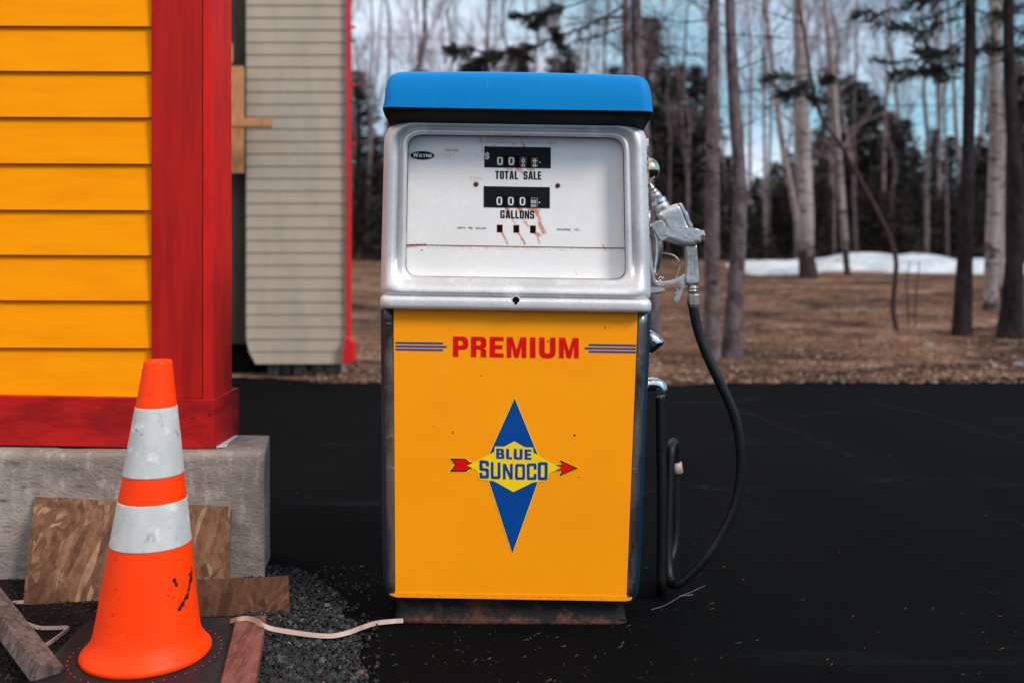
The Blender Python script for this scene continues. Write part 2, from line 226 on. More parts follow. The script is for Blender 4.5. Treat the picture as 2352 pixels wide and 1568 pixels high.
# ------------------------------------------------------------------ mesh helpers
class MB:
    def __init__(s): s.v = []; s.f = []; s.m = []; s.sm = []
    def add(s, vs, fs, mi=0, smooth=False):
        o = len(s.v); s.v += [Vector(p) for p in vs]
        for f in fs: s.f.append([i + o for i in f]); s.m.append(mi); s.sm.append(smooth)
    def box(s, x0, x1, y0, y1, z0, z1, mi=0):
        s.hexa([(x0, y0, z0), (x1, y0, z0), (x1, y1, z0), (x0, y1, z0), (x0, y0, z1), (x1, y0, z1), (x1, y1, z1), (x0, y1, z1)], mi)
    def hexa(s, p, mi=0): s.add(p, [(3, 2, 1, 0), (4, 5, 6, 7), (0, 1, 5, 4), (1, 2, 6, 5), (2, 3, 7, 6), (3, 0, 4, 7)], mi)
    def rings(s, rings, mi=0, smooth=True, c0=True, c1=True):
        n = len(rings[0]); vs = [p for r in rings for p in r]; fs = []
        for i in range(len(rings) - 1):
            for j in range(n):
                k = (j + 1) % n; fs.append((i * n + j, i * n + k, (i + 1) * n + k, (i + 1) * n + j))
        s.add(vs, fs, mi, smooth)
        o = len(s.v) - len(vs)
        if c0: s.f.append([o + j for j in reversed(range(n))]); s.m.append(mi); s.sm.append(False)
        if c1: s.f.append([o + (len(rings) - 1) * n + j for j in range(n)]); s.m.append(mi); s.sm.append(False)
    def tube(s, path, rad, n=12, mi=0, caps=True, flat=None, smooth=True):
        path = [Vector(p) for p in path]; rs = rad if isinstance(rad, (list, tuple)) else [rad] * len(path)
        T0 = (path[1] - path[0]).normalized(); up = Vector((0, 0, 1)) if abs(T0.z) < .9 else Vector((0, 1, 0))
        nrm = T0.cross(up).normalized(); rings = []
        for i, p in enumerate(path):
            a = path[max(0, i - 1)]; b = path[min(len(path) - 1, i + 1)]; T = (b - a)
            if T.length < 1e-9: T = T0
            T = T.normalized(); nrm = (nrm - T * nrm.dot(T)).normalized(); bi = T.cross(nrm)
            f = flat or 1
            rings.append([p + nrm * math.cos(2 * math.pi * k / n) * rs[i] + bi * math.sin(2 * math.pi * k / n) * rs[i] * f for k in range(n)])
        s.rings(rings, mi, smooth, caps, caps)
    def lathe(s, c, axis, prof, n=32, mi=0, smooth=True, c0=True, c1=True):   # prof: (t along the axis, radius)
        c = Vector(c); ax = Vector(axis).normalized(); a = ax.orthogonal().normalized(); b = ax.cross(a)
        s.rings([[c + ax * t + (a * math.cos(2 * math.pi * k / n) + b * math.sin(2 * math.pi * k / n)) * r for k in range(n)] for t, r in prof], mi, smooth, c0, c1)
    def prism(s, poly, d, mi=0, smooth=False):       # poly: 3D points of one face, d: offset vector to the other
        n = len(poly); d = Vector(d); vs = [Vector(p) for p in poly] + [Vector(p) + d for p in poly]
        s.add(vs, [list(range(n)), [n + i for i in reversed(range(n))]] + [(i, n + i, n + (i + 1) % n, (i + 1) % n) for i in range(n)], mi, smooth)
    def build(s, name, mats, parent=None, bevel=0, seg=2, origin=None, angle=35, sub=0, cols=None, stainf=None, fixn=True):
        me = bpy.data.meshes.new(name)
        o0 = origin if origin is not None else Vector((0, 0, 0))
        me.from_pydata([tuple(p - o0) for p in s.v], [], s.f)
        ms_ = mats if isinstance(mats, (list, tuple)) else [mats]
        for m in ms_: me.materials.append(MT[m])
        me.polygons.foreach_set('material_index', s.m); me.polygons.foreach_set('use_smooth', s.sm)
        if fixn:
            bm = bmesh.new(); bm.from_mesh(me); bmesh.ops.recalc_face_normals(bm, faces=bm.faces); bm.to_mesh(me); bm.free()
        if cols:       # one colour per face
            a = me.color_attributes.new('Col', 'FLOAT_COLOR', 'CORNER'); buf = []
            for p, c in zip(me.polygons, cols): buf += [c[0], c[1], c[2], 1.0] * len(p.vertices)
            a.data.foreach_set('color', buf)
        if stainf:
            a = me.attributes.new('stain', 'FLOAT', 'POINT'); a.data.foreach_set('value', [stainf(p) for p in s.v])
        ob = bpy.data.objects.new(name, me); COL.objects.link(ob)
        if parent is not None:
            ob.parent = parent
            # coordinates are given in the world: make them local to the parent chain
            off = Vector((0, 0, 0)); q = parent
            while q is not None: off += q.location; q = q.parent
            ob.location = o0 - off
        else: ob.location = o0
        if bevel:
            b = ob.modifiers.new('bevel', 'BEVEL'); b.width = bevel; b.segments = seg; b.limit_method = 'ANGLE'; b.angle_limit = R(angle); b.harden_normals = False
        if sub: b = ob.modifiers.new('sub', 'SUBSURF'); b.levels = sub; b.render_levels = sub
        return ob
def empty(name, loc):
    o = bpy.data.objects.new(name, None); o.empty_display_size = .1; COL.objects.link(o); o.location = loc; return o
def tag(o, label=None, cat=None, group=None, kind=None):
    if label: o['label'] = label
    if cat: o['category'] = cat
    if group: o['group'] = group
    if kind: o['kind'] = kind
    return o
def smooth_path(pts, n=8):
    pts = [Vector(p) for p in pts]; P = [pts[0] * 2 - pts[1]] + pts + [pts[-1] * 2 - pts[-2]]; out_ = []
    for i in range(1, len(P) - 2):
        for k in range(n):
            t = k / n; a, b, c, d = P[i - 1], P[i], P[i + 1], P[i + 2]
            out_.append(.5 * ((2 * b) + (c - a) * t + (2 * a - 5 * b + 4 * c - d) * t * t + (3 * b - a - 3 * c + d) * t ** 3))
    out_.append(pts[-1]); return out_
def rpoly(pts, seg=6):     # pts: (x, y[, r]) polygon with rounded corners
    out_ = []; n = len(pts)
    for i, p in enumerate(pts):
        r = p[2] if len(p) > 2 else 0
        P = Vector((p[0], p[1]))
        if r <= 0: out_.append((P.x, P.y)); continue
        A = Vector(pts[i - 1][:2]) - P; B = Vector(pts[(i + 1) % n][:2]) - P
        rr = min(r, A.length * .5, B.length * .5); A.normalize(); B.normalize()
        for k in range(seg + 1):
            t = k / seg; q = P + A * rr * (1 - t) ** 2 + B * rr * t ** 2; out_.append((q.x, q.y))
    return out_

# ------------------------------------------------------------------ letter shapes, drawn on a unit-height box
def glyph(ch, w, s, t=None, R_=.16):
    """closed outlines of a block letter: w wide, 1 high, vertical strokes s, horizontal strokes t"""
    t = t or s * .85; r = R_ * .45
    if ch == 'I': return [[(0, 0), (0, 1), (w, 1), (w, 0)]]
    if ch == 'L': return [[(0, 0), (0, 1), (s, 1), (s, t), (w, t), (w, 0)]]
    if ch == 'T': return [[(0, 1), (w, 1), (w, 1 - t), ((w + s) / 2, 1 - t), ((w + s) / 2, 0), ((w - s) / 2, 0), ((w - s) / 2, 1 - t), (0, 1 - t)]]
    if ch == 'E': m = .5; return [[(0, 0), (0, 1), (w, 1), (w, 1 - t), (s, 1 - t), (s, m + t / 2), (w * .92, m + t / 2), (w * .92, m - t / 2), (s, m - t / 2), (s, t), (w, t), (w, 0)]]
    if ch == 'U': return [rpoly([(0, 1), (s, 1), (s, t, r), (w - s, t, r), (w - s, 1), (w, 1), (w, 0, R_), (0, 0, R_)])]
    if ch in 'O0': return [rpoly([(0, 0, R_), (w, 0, R_), (w, 1, R_), (0, 1, R_)]), rpoly([(s, t, r), (s, 1 - t, r), (w - s, 1 - t, r), (w - s, t, r)])]
    if ch == 'C': return [rpoly([(w, .62), (w, 1, R_), (0, 1, R_), (0, 0, R_), (w, 0, R_), (w, .38), (w - s, .38), (w - s, t, r), (s, t, r), (s, 1 - t, r), (w - s, 1 - t, r), (w - s, .62)])]
    if ch == 'G': return [rpoly([(w, .64), (w, 1, R_), (0, 1, R_), (0, 0, R_), (w, 0, R_), (w, .50), (w * .52, .50), (w * .52, .5 - t * .8), (w - s, .5 - t * .8), (w - s, t, r), (s, t, r), (s, 1 - t, r), (w - s, 1 - t, r), (w - s, .64)])]
    if ch in 'S5':
        m = .5; q = [(w, .68), (w, 1, R_), (0, 1, R_), (0, m - t / 2, R_), (w - s, m - t / 2, r), (w - s, t, r), (s, t, r), (s, .32), (0, .32), (0, 0, R_), (w, 0, R_), (w, m + t / 2, R_), (s, m + t / 2, r), (s, 1 - t, r), (w - s, 1 - t, r), (w - s, .68)]
        if ch == '5': q = [(w, 1 - t), (w, 1), (0, 1), (0, m - t / 2), (w - s, m - t / 2, r), (w - s, t, r), (s, t, r), (s, .26), (0, .26), (0, 0, R_), (w, 0, R_), (w, m + t / 2, R_), (s, m + t / 2), (s, 1 - t)]
        return [rpoly(q)]
    if ch == '8': return [rpoly([(0, 0, R_), (w, 0, R_), (w, .5, r), (w, 1, R_), (0, 1, R_), (0, .5, r)]), rpoly([(s, t, r), (s, .5 - t / 2, r), (w - s, .5 - t / 2, r), (w - s, t, r)]), rpoly([(s, .5 + t / 2, r), (s, 1 - t, r), (w - s, 1 - t, r), (w - s, .5 + t / 2, r)])]
    if ch == 'P': b = .36; return [rpoly([(0, 0), (0, 1), (w, 1, .30), (w, b, .30), (s, b), (s, 0)]), rpoly([(s, b + t), (s, 1 - t), (w - s, 1 - t, .12), (w - s, b + t, .12)][::1])]
    if ch == 'R': b = .38; return [rpoly([(0, 0), (0, 1), (w * .97, 1, .26), (w * .97, .5, .12), (w * .78, .44, .05), (w * .97, .36, .1), (w * .96, .06), (w, 0), (w - s * 1.08, 0), (w * .95 - s, .06), (w * .95 - s, b, .1), (s, b), (s, 0)]), rpoly([(s, b + t), (s, 1 - t), (w * .97 - s, 1 - t, .1), (w * .97 - s, b + t, .1)])]
    if ch == 'B': m = .5; return [rpoly([(0, 0), (0, 1), (w * .95, 1, .2), (w * .95, .56, .06), (w * .86, .52, .02), (w, .46, .08), (w, 0, .2)]), rpoly([(s, t), (s, m - t / 2), (w - s, m - t / 2, .06), (w - s, t, .06)]), rpoly([(s, m + t / 2), (s, 1 - t), (w * .95 - s, 1 - t, .06), (w * .95 - s, m + t / 2, .06)])]
    if ch == 'M': a = s * 1.25; return [[(0, 0), (0, 1), (a, 1), (w / 2, .36), (w - a, 1), (w, 1), (w, 0), (w - s, 0), (w - s, .62), (w / 2 + s * .42, 0), (w / 2 - s * .42, 0), (s, .62), (s, 0)]]
    if ch == 'N': a = s * 1.05; return [[(0, 0), (0, 1), (a, 1), (w - s, .40), (w - s, 1), (w, 1), (w, 0), (w - a, 0), (s, .60), (s, 0)]]
    if ch == 'A': q = s * .62; k = .24; xi = lambda y: (w / 2 - q) * y; return [[(0, 0), (w / 2 - q, 1), (w / 2 + q, 1), (w, 0), (w - s, 0), (w - s - xi(.17), .17), (s + xi(.17), .17), (s, 0)], [(s + xi(.33) , .33), (w / 2, .80), (w - s - xi(.33), .33)]]
    if ch == 'Y': return [[(0, 1), (s * 1.1, 1), (w / 2, .56), (w - s * 1.1, 1), (w, 1), ((w + s) / 2, .42), ((w + s) / 2, 0), ((w - s) / 2, 0), ((w - s) / 2, .42)]]
    if ch == 'W': return [[(0, 1), (s, 1), (w * .29, .36), (w / 2 - s * .4, 1), (w / 2 + s * .4, 1), (w * .71, .36), (w - s, 1), (w, 1), (w * .78, 0), (w * .64, 0), (w / 2, .55), (w * .36, 0), (w * .22, 0)]]
    return []
def fill(contours, lift=.0004):
    """2D outlines (even-odd) -> verts, faces of a thin slab; x right, y up"""
    cu = bpy.data.curves.new('tmp', 'CURVE'); cu.dimensions = '2D'; cu.fill_mode = 'BOTH'; cu.extrude = lift / 2
    for c in contours:
        sp = cu.splines.new('POLY'); sp.points.add(len(c) - 1); sp.use_cyclic_u = True
        for i, q in enumerate(c): sp.points[i].co = (q[0], q[1], 0, 1)
    return curve_geo(cu)
def curve_geo(cu):
    o = bpy.data.objects.new('tmp', cu); COL.objects.link(o)
    dg = bpy.context.evaluated_depsgraph_get(); dg.update()
    me = bpy.data.meshes.new_from_object(o.evaluated_get(dg))
    vs = [v.co.copy() for v in me.vertices]; fs = [list(p.vertices) for p in me.polygons]
    bpy.data.objects.remove(o); bpy.data.meshes.remove(me); bpy.data.curves.remove(cu)
    return vs, fs
def small_text(txt, spacing=1.0, word=1.0):
    cu = bpy.data.curves.new('tmp', 'FONT'); cu.body = txt; cu.size = 1; cu.resolution_u = 3; cu.space_character = spacing; cu.space_word = word; cu.extrude = .01; cu.fill_mode = 'BOTH'
    return curve_geo(cu)

# ------------------------------------------------------------------ setting: ground sheets, snow, gravel
def sheet(name, m, poly, z, kind='structure', label=None):
    mb = MB(); mb.add([(p.x, p.y, z) for p in poly], [list(range(len(poly)))]); o = mb.build(name, m, fixn=False); tag(o, kind=kind); return o
def build_ground():
    mb = MB(); xs = []; x = -120.0
    X = [-150, -110, -80, -60] + [-45 + i * 1.5 for i in range(60)] + [60, 80, 110, 150]
    Dd = [-40, -15, -5, 0, 3, 6, 7.5] + [8 + i * .45 for i in range(50)] + [31, 34, 38, 44, 52, 70, 100, 160, 240]
    vs = []
    for d in Dd:
        for xx in X:
            z = gz(d)
            if d > 8.6: z += (mnoise.noise(Vector((xx * .35, d * .35, 2))) * .06 + mnoise.noise(Vector((xx * 1.1, d * 1.1, 5))) * .025) * min(1, (d - 8.6) / 2)
            vs.append((xx, d - D0, z - (.012 if d < 8 else 0)))
    n = len(X); fs = [(j * n + i, j * n + i + 1, (j + 1) * n + i + 1, (j + 1) * n + i) for j in range(len(Dd) - 1) for i in range(n - 1)]
    mb.add(vs, fs, smooth=True); tag(mb.build('ground', 'earth', fixn=False), kind='structure')
build_ground()
edge = [G(-900, 866), G(300, 868), G(560, 866), G(700, 872), G(850, 876), G(1100, 884), G(1400, 887), G(1560, 884), G(1750, 879), G(1950, 876), G(2150, 871), G(2352, 866), G(2800, 860), G(3600, 850)]
edge_j = []
for i in range(len(edge) - 1):
    for k in range(8):
        p = edge[i].lerp(edge[i + 1], k / 8); p.y += (mnoise.noise(Vector((p.x * 2.2, 0, 3))) * .12 + mnoise.noise(Vector((p.x * 9, 0, 3))) * .06); edge_j.append(p)
def asphalt():
    LN = [[(1480, 1130), (1560, 1113), (1700, 1121), (1830, 1126)], [(1520, 926), (1640, 922), (1760, 918)], [(1640, 925), (1760, 965), (1860, 1003), (1960, 1050)], [(1990, 915), (2110, 945), (2240, 985), (2400, 1030)], [(1800, 955), (1900, 948), (2010, 950)], [(660, 1030), (760, 1018), (850, 1022)], [(1900, 1115), (2050, 1098), (2230, 1100), (2420, 1120)], [(1660, 1010), (1780, 1016), (1880, 1008)]]
    def fx(a, xx):
        for p, q in zip(a, a[1:]):
            if p.x <= xx <= q.x: return p.y + (q.y - p.y) * (xx - p.x) / max(1e-6, q.x - p.x)
        return a[0].y if xx < a[0].x else a[-1].y
    X = [-14, -10, -7] + [-4.5 + i * .035 for i in range(330)] + [8, 11, 14]; T = [-20, -8, -3, -1.2] + [-.6 + i * .04 for i in range(140)]
    ymax = T[-1]; vs = []; st = []
    for j, y in enumerate(T):
        for xx in X:
            e = fx(edge_j, xx); yy = y if y < 4 else 4 + (y - 4) / (ymax - 4) * (e - 4); vs.append((xx, yy, 0)); v = 0
            d = yy + D0
            if d > 1.5:
                px = CX + xx * FPX / d; py = HY + CH * FPX / d
                if 600 < px < 2450 and 890 < py < 1160:
                    for ln in LN:
                        for (x0, y0), (x1, y1) in zip(ln, ln[1:]):
                            if x0 <= px <= x1:
                                c = y0 + (y1 - y0) * (px - x0) / (x1 - x0) + 6 * mnoise.noise(Vector((px * .01, y0, 0))); v = max(v, (.6 + .8 * mnoise.noise(Vector((px * .012, y0, 7)))) * math.exp(-((py - c) / (3.5 + 3 * abs(mnoise.noise(Vector((px * .02, 1, 1)))))) ** 2))
            v += max(0, mnoise.noise(Vector((xx * .9, yy * .9, 4))) - .15) * .5 + max(0, mnoise.noise(Vector((xx * 3, yy * 2, 9))) - .25) * .5
            st.append(v)
    n = len(X); mb = MB(); mb.add(vs, [(j * n + i, j * n + i + 1, (j + 1) * n + i + 1, (j + 1) * n + i) for j in range(len(T) - 1) for i in range(n - 1)])
    it = iter(st); tag(mb.build('asphalt_lot', 'asphalt', fixn=False, stainf=lambda p: next(it)), kind='structure')
asphalt()
gb = [(-900, 1900), (830, 1900), (842, 1600), (822, 1530), (838, 1480), (800, 1430), (790, 1380), (745, 1345), (700, 1318), (640, 1305), (560, 1300), (-900, 1300)]
gpts = []
for i in range(len(gb)):
    a = G(*gb[i]); b = G(*gb[(i + 1) % len(gb)])
    for k in range(10):
        p = a.lerp(b, k / 10); p.x += mnoise.noise(p * 9) * .03; p.y += mnoise.noise(p * 9 + Vector((5, 5, 5))) * .03; gpts.append(p)
sheet('soil_bed', 'soil', gpts, .004)

def inside(p, poly):
    c = False; j = len(poly) - 1
    for i in range(len(poly)):
        a, b = poly[i], poly[j]
        if (a.y > p.y) != (b.y > p.y) and p.x < (b.x - a.x) * (p.y - a.y) / (b.y - a.y + 1e-12) + a.x: c = not c
        j = i
    return c
def gravel():
    rnd = random.Random(3); mb = MB(); cols = []
    pal = [(.020, .030, .034), (.032, .044, .048), (.012, .015, .017), (.055, .070, .076), (.030, .022, .022), (.10, .105, .11), (.14, .10, .075), (.018, .02, .022), (.04, .055, .06), (.30, .27, .25)]
    wt = [6, 4, 9, 2, 5, .8, .7, 12, 3, .15]
    base = [(-.62, -.26, -.5), (.6, -.35, -.45), (.5, .5, -.4), (-.5, .45, -.5), (-.4, -.3, .5), (.45, -.25, .42), (.35, .4, .55), (-.45, .35, .38)]
    fs = [(3, 2, 1, 0), (4, 5, 6, 7), (0, 1, 5, 4), (1, 2, 6, 5), (2, 3, 7, 6), (3, 0, 4, 7)]
    for i in range(9500):
        px = rnd.uniform(560, 870); py = rnd.uniform(1305, 1640)
        if i > 6800: px = rnd.uniform(-260, 560); py = rnd.uniform(1330, 1640)
        p = G(px, py)
        if not inside(p, gpts) and rnd.random() > .07: continue
        s = rnd.uniform(.003, .0085) * (1.8 if rnd.random() < .10 else 1)
        if px < 560: s *= .75
        M = Matrix.Rotation(rnd.uniform(0, 6.3), 3, 'Z') @ Matrix.Rotation(rnd.uniform(-.9, .9), 3, 'X') @ Matrix.Rotation(rnd.uniform(-.9, .9), 3, 'Y')
        c = Vector((p.x, p.y, .004 + s * .35 + rnd.random() * .006))
        q = rnd.random() * .3
        mb.add([c + M @ Vector((b[0] * s * (1.1 + q) + rnd.uniform(-.2, .2) * s, b[1] * s + rnd.uniform(-.2, .2) * s, b[2] * s * .75)) for b in base], fs)
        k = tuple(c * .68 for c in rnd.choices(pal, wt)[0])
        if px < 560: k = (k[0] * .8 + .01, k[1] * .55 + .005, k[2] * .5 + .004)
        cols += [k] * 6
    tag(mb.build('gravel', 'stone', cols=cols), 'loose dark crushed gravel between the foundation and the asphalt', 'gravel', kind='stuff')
gravel()
def debris():
    rnd = random.Random(9); mb = MB(); cols = []
    pal = [(.07, .038, .016), (.05, .034, .016), (.07, .022, .012), (.02, .034, .038), (.06, .06, .057), (.015, .03, .034)]
    for i in range(300):
        px = rnd.uniform(640, 2500); py = 1000 + 650 * rnd.random() ** .7
        if rnd.random() < .35: px = rnd.uniform(800, 1500); py = rnd.uniform(1440, 1640)
        p = G(px, py); a = rnd.uniform(0, math.pi); l = rnd.uniform(.002, .011); wd = rnd.uniform(.0005, .0013)
        d = Vector((math.cos(a), math.sin(a), 0)); n = Vector((-d.y, d.x, 0)); z = .003
        P = Vector((p.x, p.y, z))
        mb.add([P - d * l - n * wd, P + d * l - n * wd, P + d * l * .9 + n * wd + Vector((0, 0, .003)), P - d * l + n * wd], [(0, 1, 2, 3)]); cols.append(rnd.choice(pal))
    tag(mb.build('needle_litter', 'scatter', cols=cols, fixn=False), 'tiny fallen needles and grit scattered on the black asphalt', 'litter', kind='stuff')
debris()
def litter():
    rnd = random.Random(5); mb = MB(); cols = []
    pal = [(.22, .13, .09), (.15, .088, .062), (.32, .21, .16), (.08, .048, .036), (.38, .27, .22), (.19, .11, .08), (.24, .14, .09)]
    for i in range(15000):
        d = 7.55 + 13 * rnd.random() ** 1.7; px = rnd.uniform(700, 2600)
        if d < 9 and px < 700: continue
        x = (px - CX) * d / FPX; z = gz(d)
        a = rnd.uniform(0, 6.3); l = rnd.uniform(.010, .032); h = rnd.uniform(.002, .024)
        if rnd.random() < .25: h *= 2.2; l *= .35
        dv = Vector((math.cos(a), math.sin(a), 0)) * l; n = Vector((-dv.y, dv.x, 0)) * .45; P = Vector((x, d - D0, z + .012))
        mb.add([P - dv, P + n + Vector((0, 0, h)), P + dv, P - n], [(0, 1, 2, 3)]); k = rnd.choice(pal)
        sh = .75 + .5 * mnoise.noise(Vector((x * .8, d * .8, 1)))
        cols.append(tuple(c * sh for c in k))
    tag(mb.build('dry_leaves', 'scatter', cols=cols, fixn=False), 'brown fallen leaves and dry grass covering the ground beyond the asphalt', 'leaf litter', kind='stuff')
litter()
def snowbank(name, cx, cd, hw, hd, h, lab, seed):
    mb = MB(); n = 80; m = 14; vs = []
    for j in range(m + 1):
        for i in range(n + 1):
            u = i / n * 2 - 1; v = j / m * 2 - 1
            x = cx + u * hw; d = cd + v * hd
            e = max(0, 1 - u ** 4) * max(0, 1 - v * v) * min(1, max(0, .75 + 1.5 * mnoise.noise(Vector((x * .9, d * .7, seed + 3)))))
            hh = h * (.45 + .8 * abs(mnoise.noise(Vector((x * .28 + seed, 0, 0)))) + .22 * mnoise.noise(Vector((x * 1.1, d, seed))))
            vs.append((x, d - D0, gz(d) - .05 + (hh + .05) * e ** .6))
    mb.add(vs, [(j * (n + 1) + i, j * (n + 1) + i + 1, (j + 1) * (n + 1) + i + 1, (j + 1) * (n + 1) + i) for j in range(m) for i in range(n)], smooth=True)
    tag(mb.build(name, 'snow', fixn=False), lab, 'snow bank', kind='stuff')
snowbank('snow_bank', 7.75, 20.9, 3.15, 2.1, .42, 'long low bank of old snow in front of the dark forest', 1.3)
snowbank('snow_patch', -3.2, 27, 3.6, 1.2, .03, 'thin strip of old snow at the forest edge behind the pump', 4.1)

# ------------------------------------------------------------------ shed behind, beige siding
def shed():
    D = 8.0; x0 = W(566, 0, D).x; x1 = W(796, 0, D).x; zb = W(0, 835, D).z; ztop = 4.2; y0 = D - D0
    r = empty('beige_shed', Vector((x0, y0 + 1, 0)))
    tag(r, 'shed with beige horizontal siding and red corner pipe behind the yellow wall', 'shed')
    mb = MB(); lap = .0992; z = zb
    i = 0
    while z < ztop:
        fl = W(0, 0, D).z
        xl = x0 + (.07 if i == 0 else (.02 if i == 1 else 0))
        xl2 = x0 + (.02 if i == 0 else 0)
        yo = y0 - .0115
        pts = [Vector((xl, yo, z)), Vector((x1, yo, z)), Vector((x1, y0 - .0105, z + .014)), Vector((x1, y0 - .004, z + lap - .002)), Vector((xl2, y0 - .004, z + lap - .002)), Vector((xl, y0 - .0105, z + .014))]
        mb.add(pts + [Vector((xl, y0 + .002, z)), Vector((x1, y0 + .002, z))], [(0, 1, 2, 5), (5, 2, 3, 4), (6, 7, 1, 0)])
        z += lap; i += 1
    mb.build('siding', 'vinyl', r)
    b = MB(); xk = x1 - .01 - .20
    b.hexa([(x0 + .03, y0 + .003, zb + .05), (x1 - .01, y0 + .003, zb + .05), (xk - .05, y0 + 1.1, zb + .05), (x0 + .03, y0 + 1.1, zb + .05), (x0 + .03, y0 + .003, ztop), (x1 - .01, y0 + .003, ztop), (xk - .05, y0 + 1.1, ztop), (x0 + .03, y0 + 1.1, ztop)]); b.build('wall', 'ply', r)
    lx = W(380, 0, D).x
    b = MB(); b.box(lx - 1.5, x0 + .028, y0 + .12, y0 + .17, W(0, 788, D + .12).z, ztop); b.build('sheathing', 'ply', r)
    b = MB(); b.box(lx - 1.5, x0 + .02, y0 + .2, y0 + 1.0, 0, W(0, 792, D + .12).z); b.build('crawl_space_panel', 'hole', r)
    # red corner pipe with its outlet
    xa = W(797, 0, D).x; xb = W(807, 0, D).x
    p = MB(); p.box(xa, xb, y0 - .05, y0 + .02, W(0, 790, D).z, ztop)
    pp = p.build('downpipe', 'red_metal', r, bevel=.006)
    q = MB(); s0 = W(789, 780, D - .05); s1 = W(814, 834, D - .05)
    q.prism([Vector((xa - .004, y0 - .09, W(0, 775, D).z)), Vector((xb + .004, y0 - .09, W(0, 775, D).z)), Vector((s1.x, y0 - .09, W(0, 785, D).z)), Vector((s1.x, y0 - .09, s1.z + .02)), Vector((s1.x - .03, y0 - .09, s1.z)), Vector((s0.x, y0 - .09, s1.z)), Vector((s0.x, y0 - .09, W(0, 812, D).z))], (0, .12, 0))
    q.build('outlet', 'red_metal', pp, bevel=.006)
    # footing blocks
    for px0, px1, h in ((608, 636, .09), (640, 662, .085), (668, 700, .09), (706, 738, .085), (742, 778, .09)):
        k = MB(); k.box(W(px0, 0, D).x, W(px1, 0, D).x, y0 + .1, y0 + .38, 0, zb + .05); k.build('footing_block', 'block', r, bevel=.008)
    for zz, col in ((62, 'red'), (93, 'green'), (195, 'red'), (229, 'green'), (330, 'red'), (372, 'green')):
        s = MB(); c = W(810, zz, D - .03); s.lathe(c - Vector((.015, 0, 0)), (1, 0, -.15), [(0, .006), (.012, .012), (.03, .011), (.045, .003)], 10, 0)
        tag(s.build('string_light_bulb', 'bulb_' + col, origin=c), ('small %s bulb on the red pipe edge, ' % col) + {62: 'topmost of the three', 195: 'middle of the three', 330: 'lowest of the three', 93: 'topmost of the three', 229: 'middle of the three', 372: 'lowest of the three'}[zz], 'light bulb', 'string light bulbs along the red pipe')
    r = empty('nailed_plank', W(540, 400, D - .3))
    def lum(name, lab, x0_, x1_, y0_, y1_, d, th):
        a = W(x0_, y1_, d); bb = W(x1_, y0_, d); m = MB(); m.box(a.x, bb.x, a.y, a.y + th, a.z, bb.z)
        return m.build(name, 'pine', None, bevel=.004, origin=Vector((a.x, a.y, a.z)))
    bpy.data.objects.remove(r)
    tag(lum('lumber_board', '', 470, 559, 152, 398, 7.9, .03), 'wide pale pine board standing beside the beige siding', 'board')
    tag(lum('lumber_stick', '', 470, 620, 271, 291, 7.62, .09), 'horizontal brown stick of lumber poking out across the siding', 'board')
    tag(lum('lumber_offcut', '', 480, 533, 99, 145, 7.9, .03), 'small offcut of pine above the wide pale board', 'board')
shed()

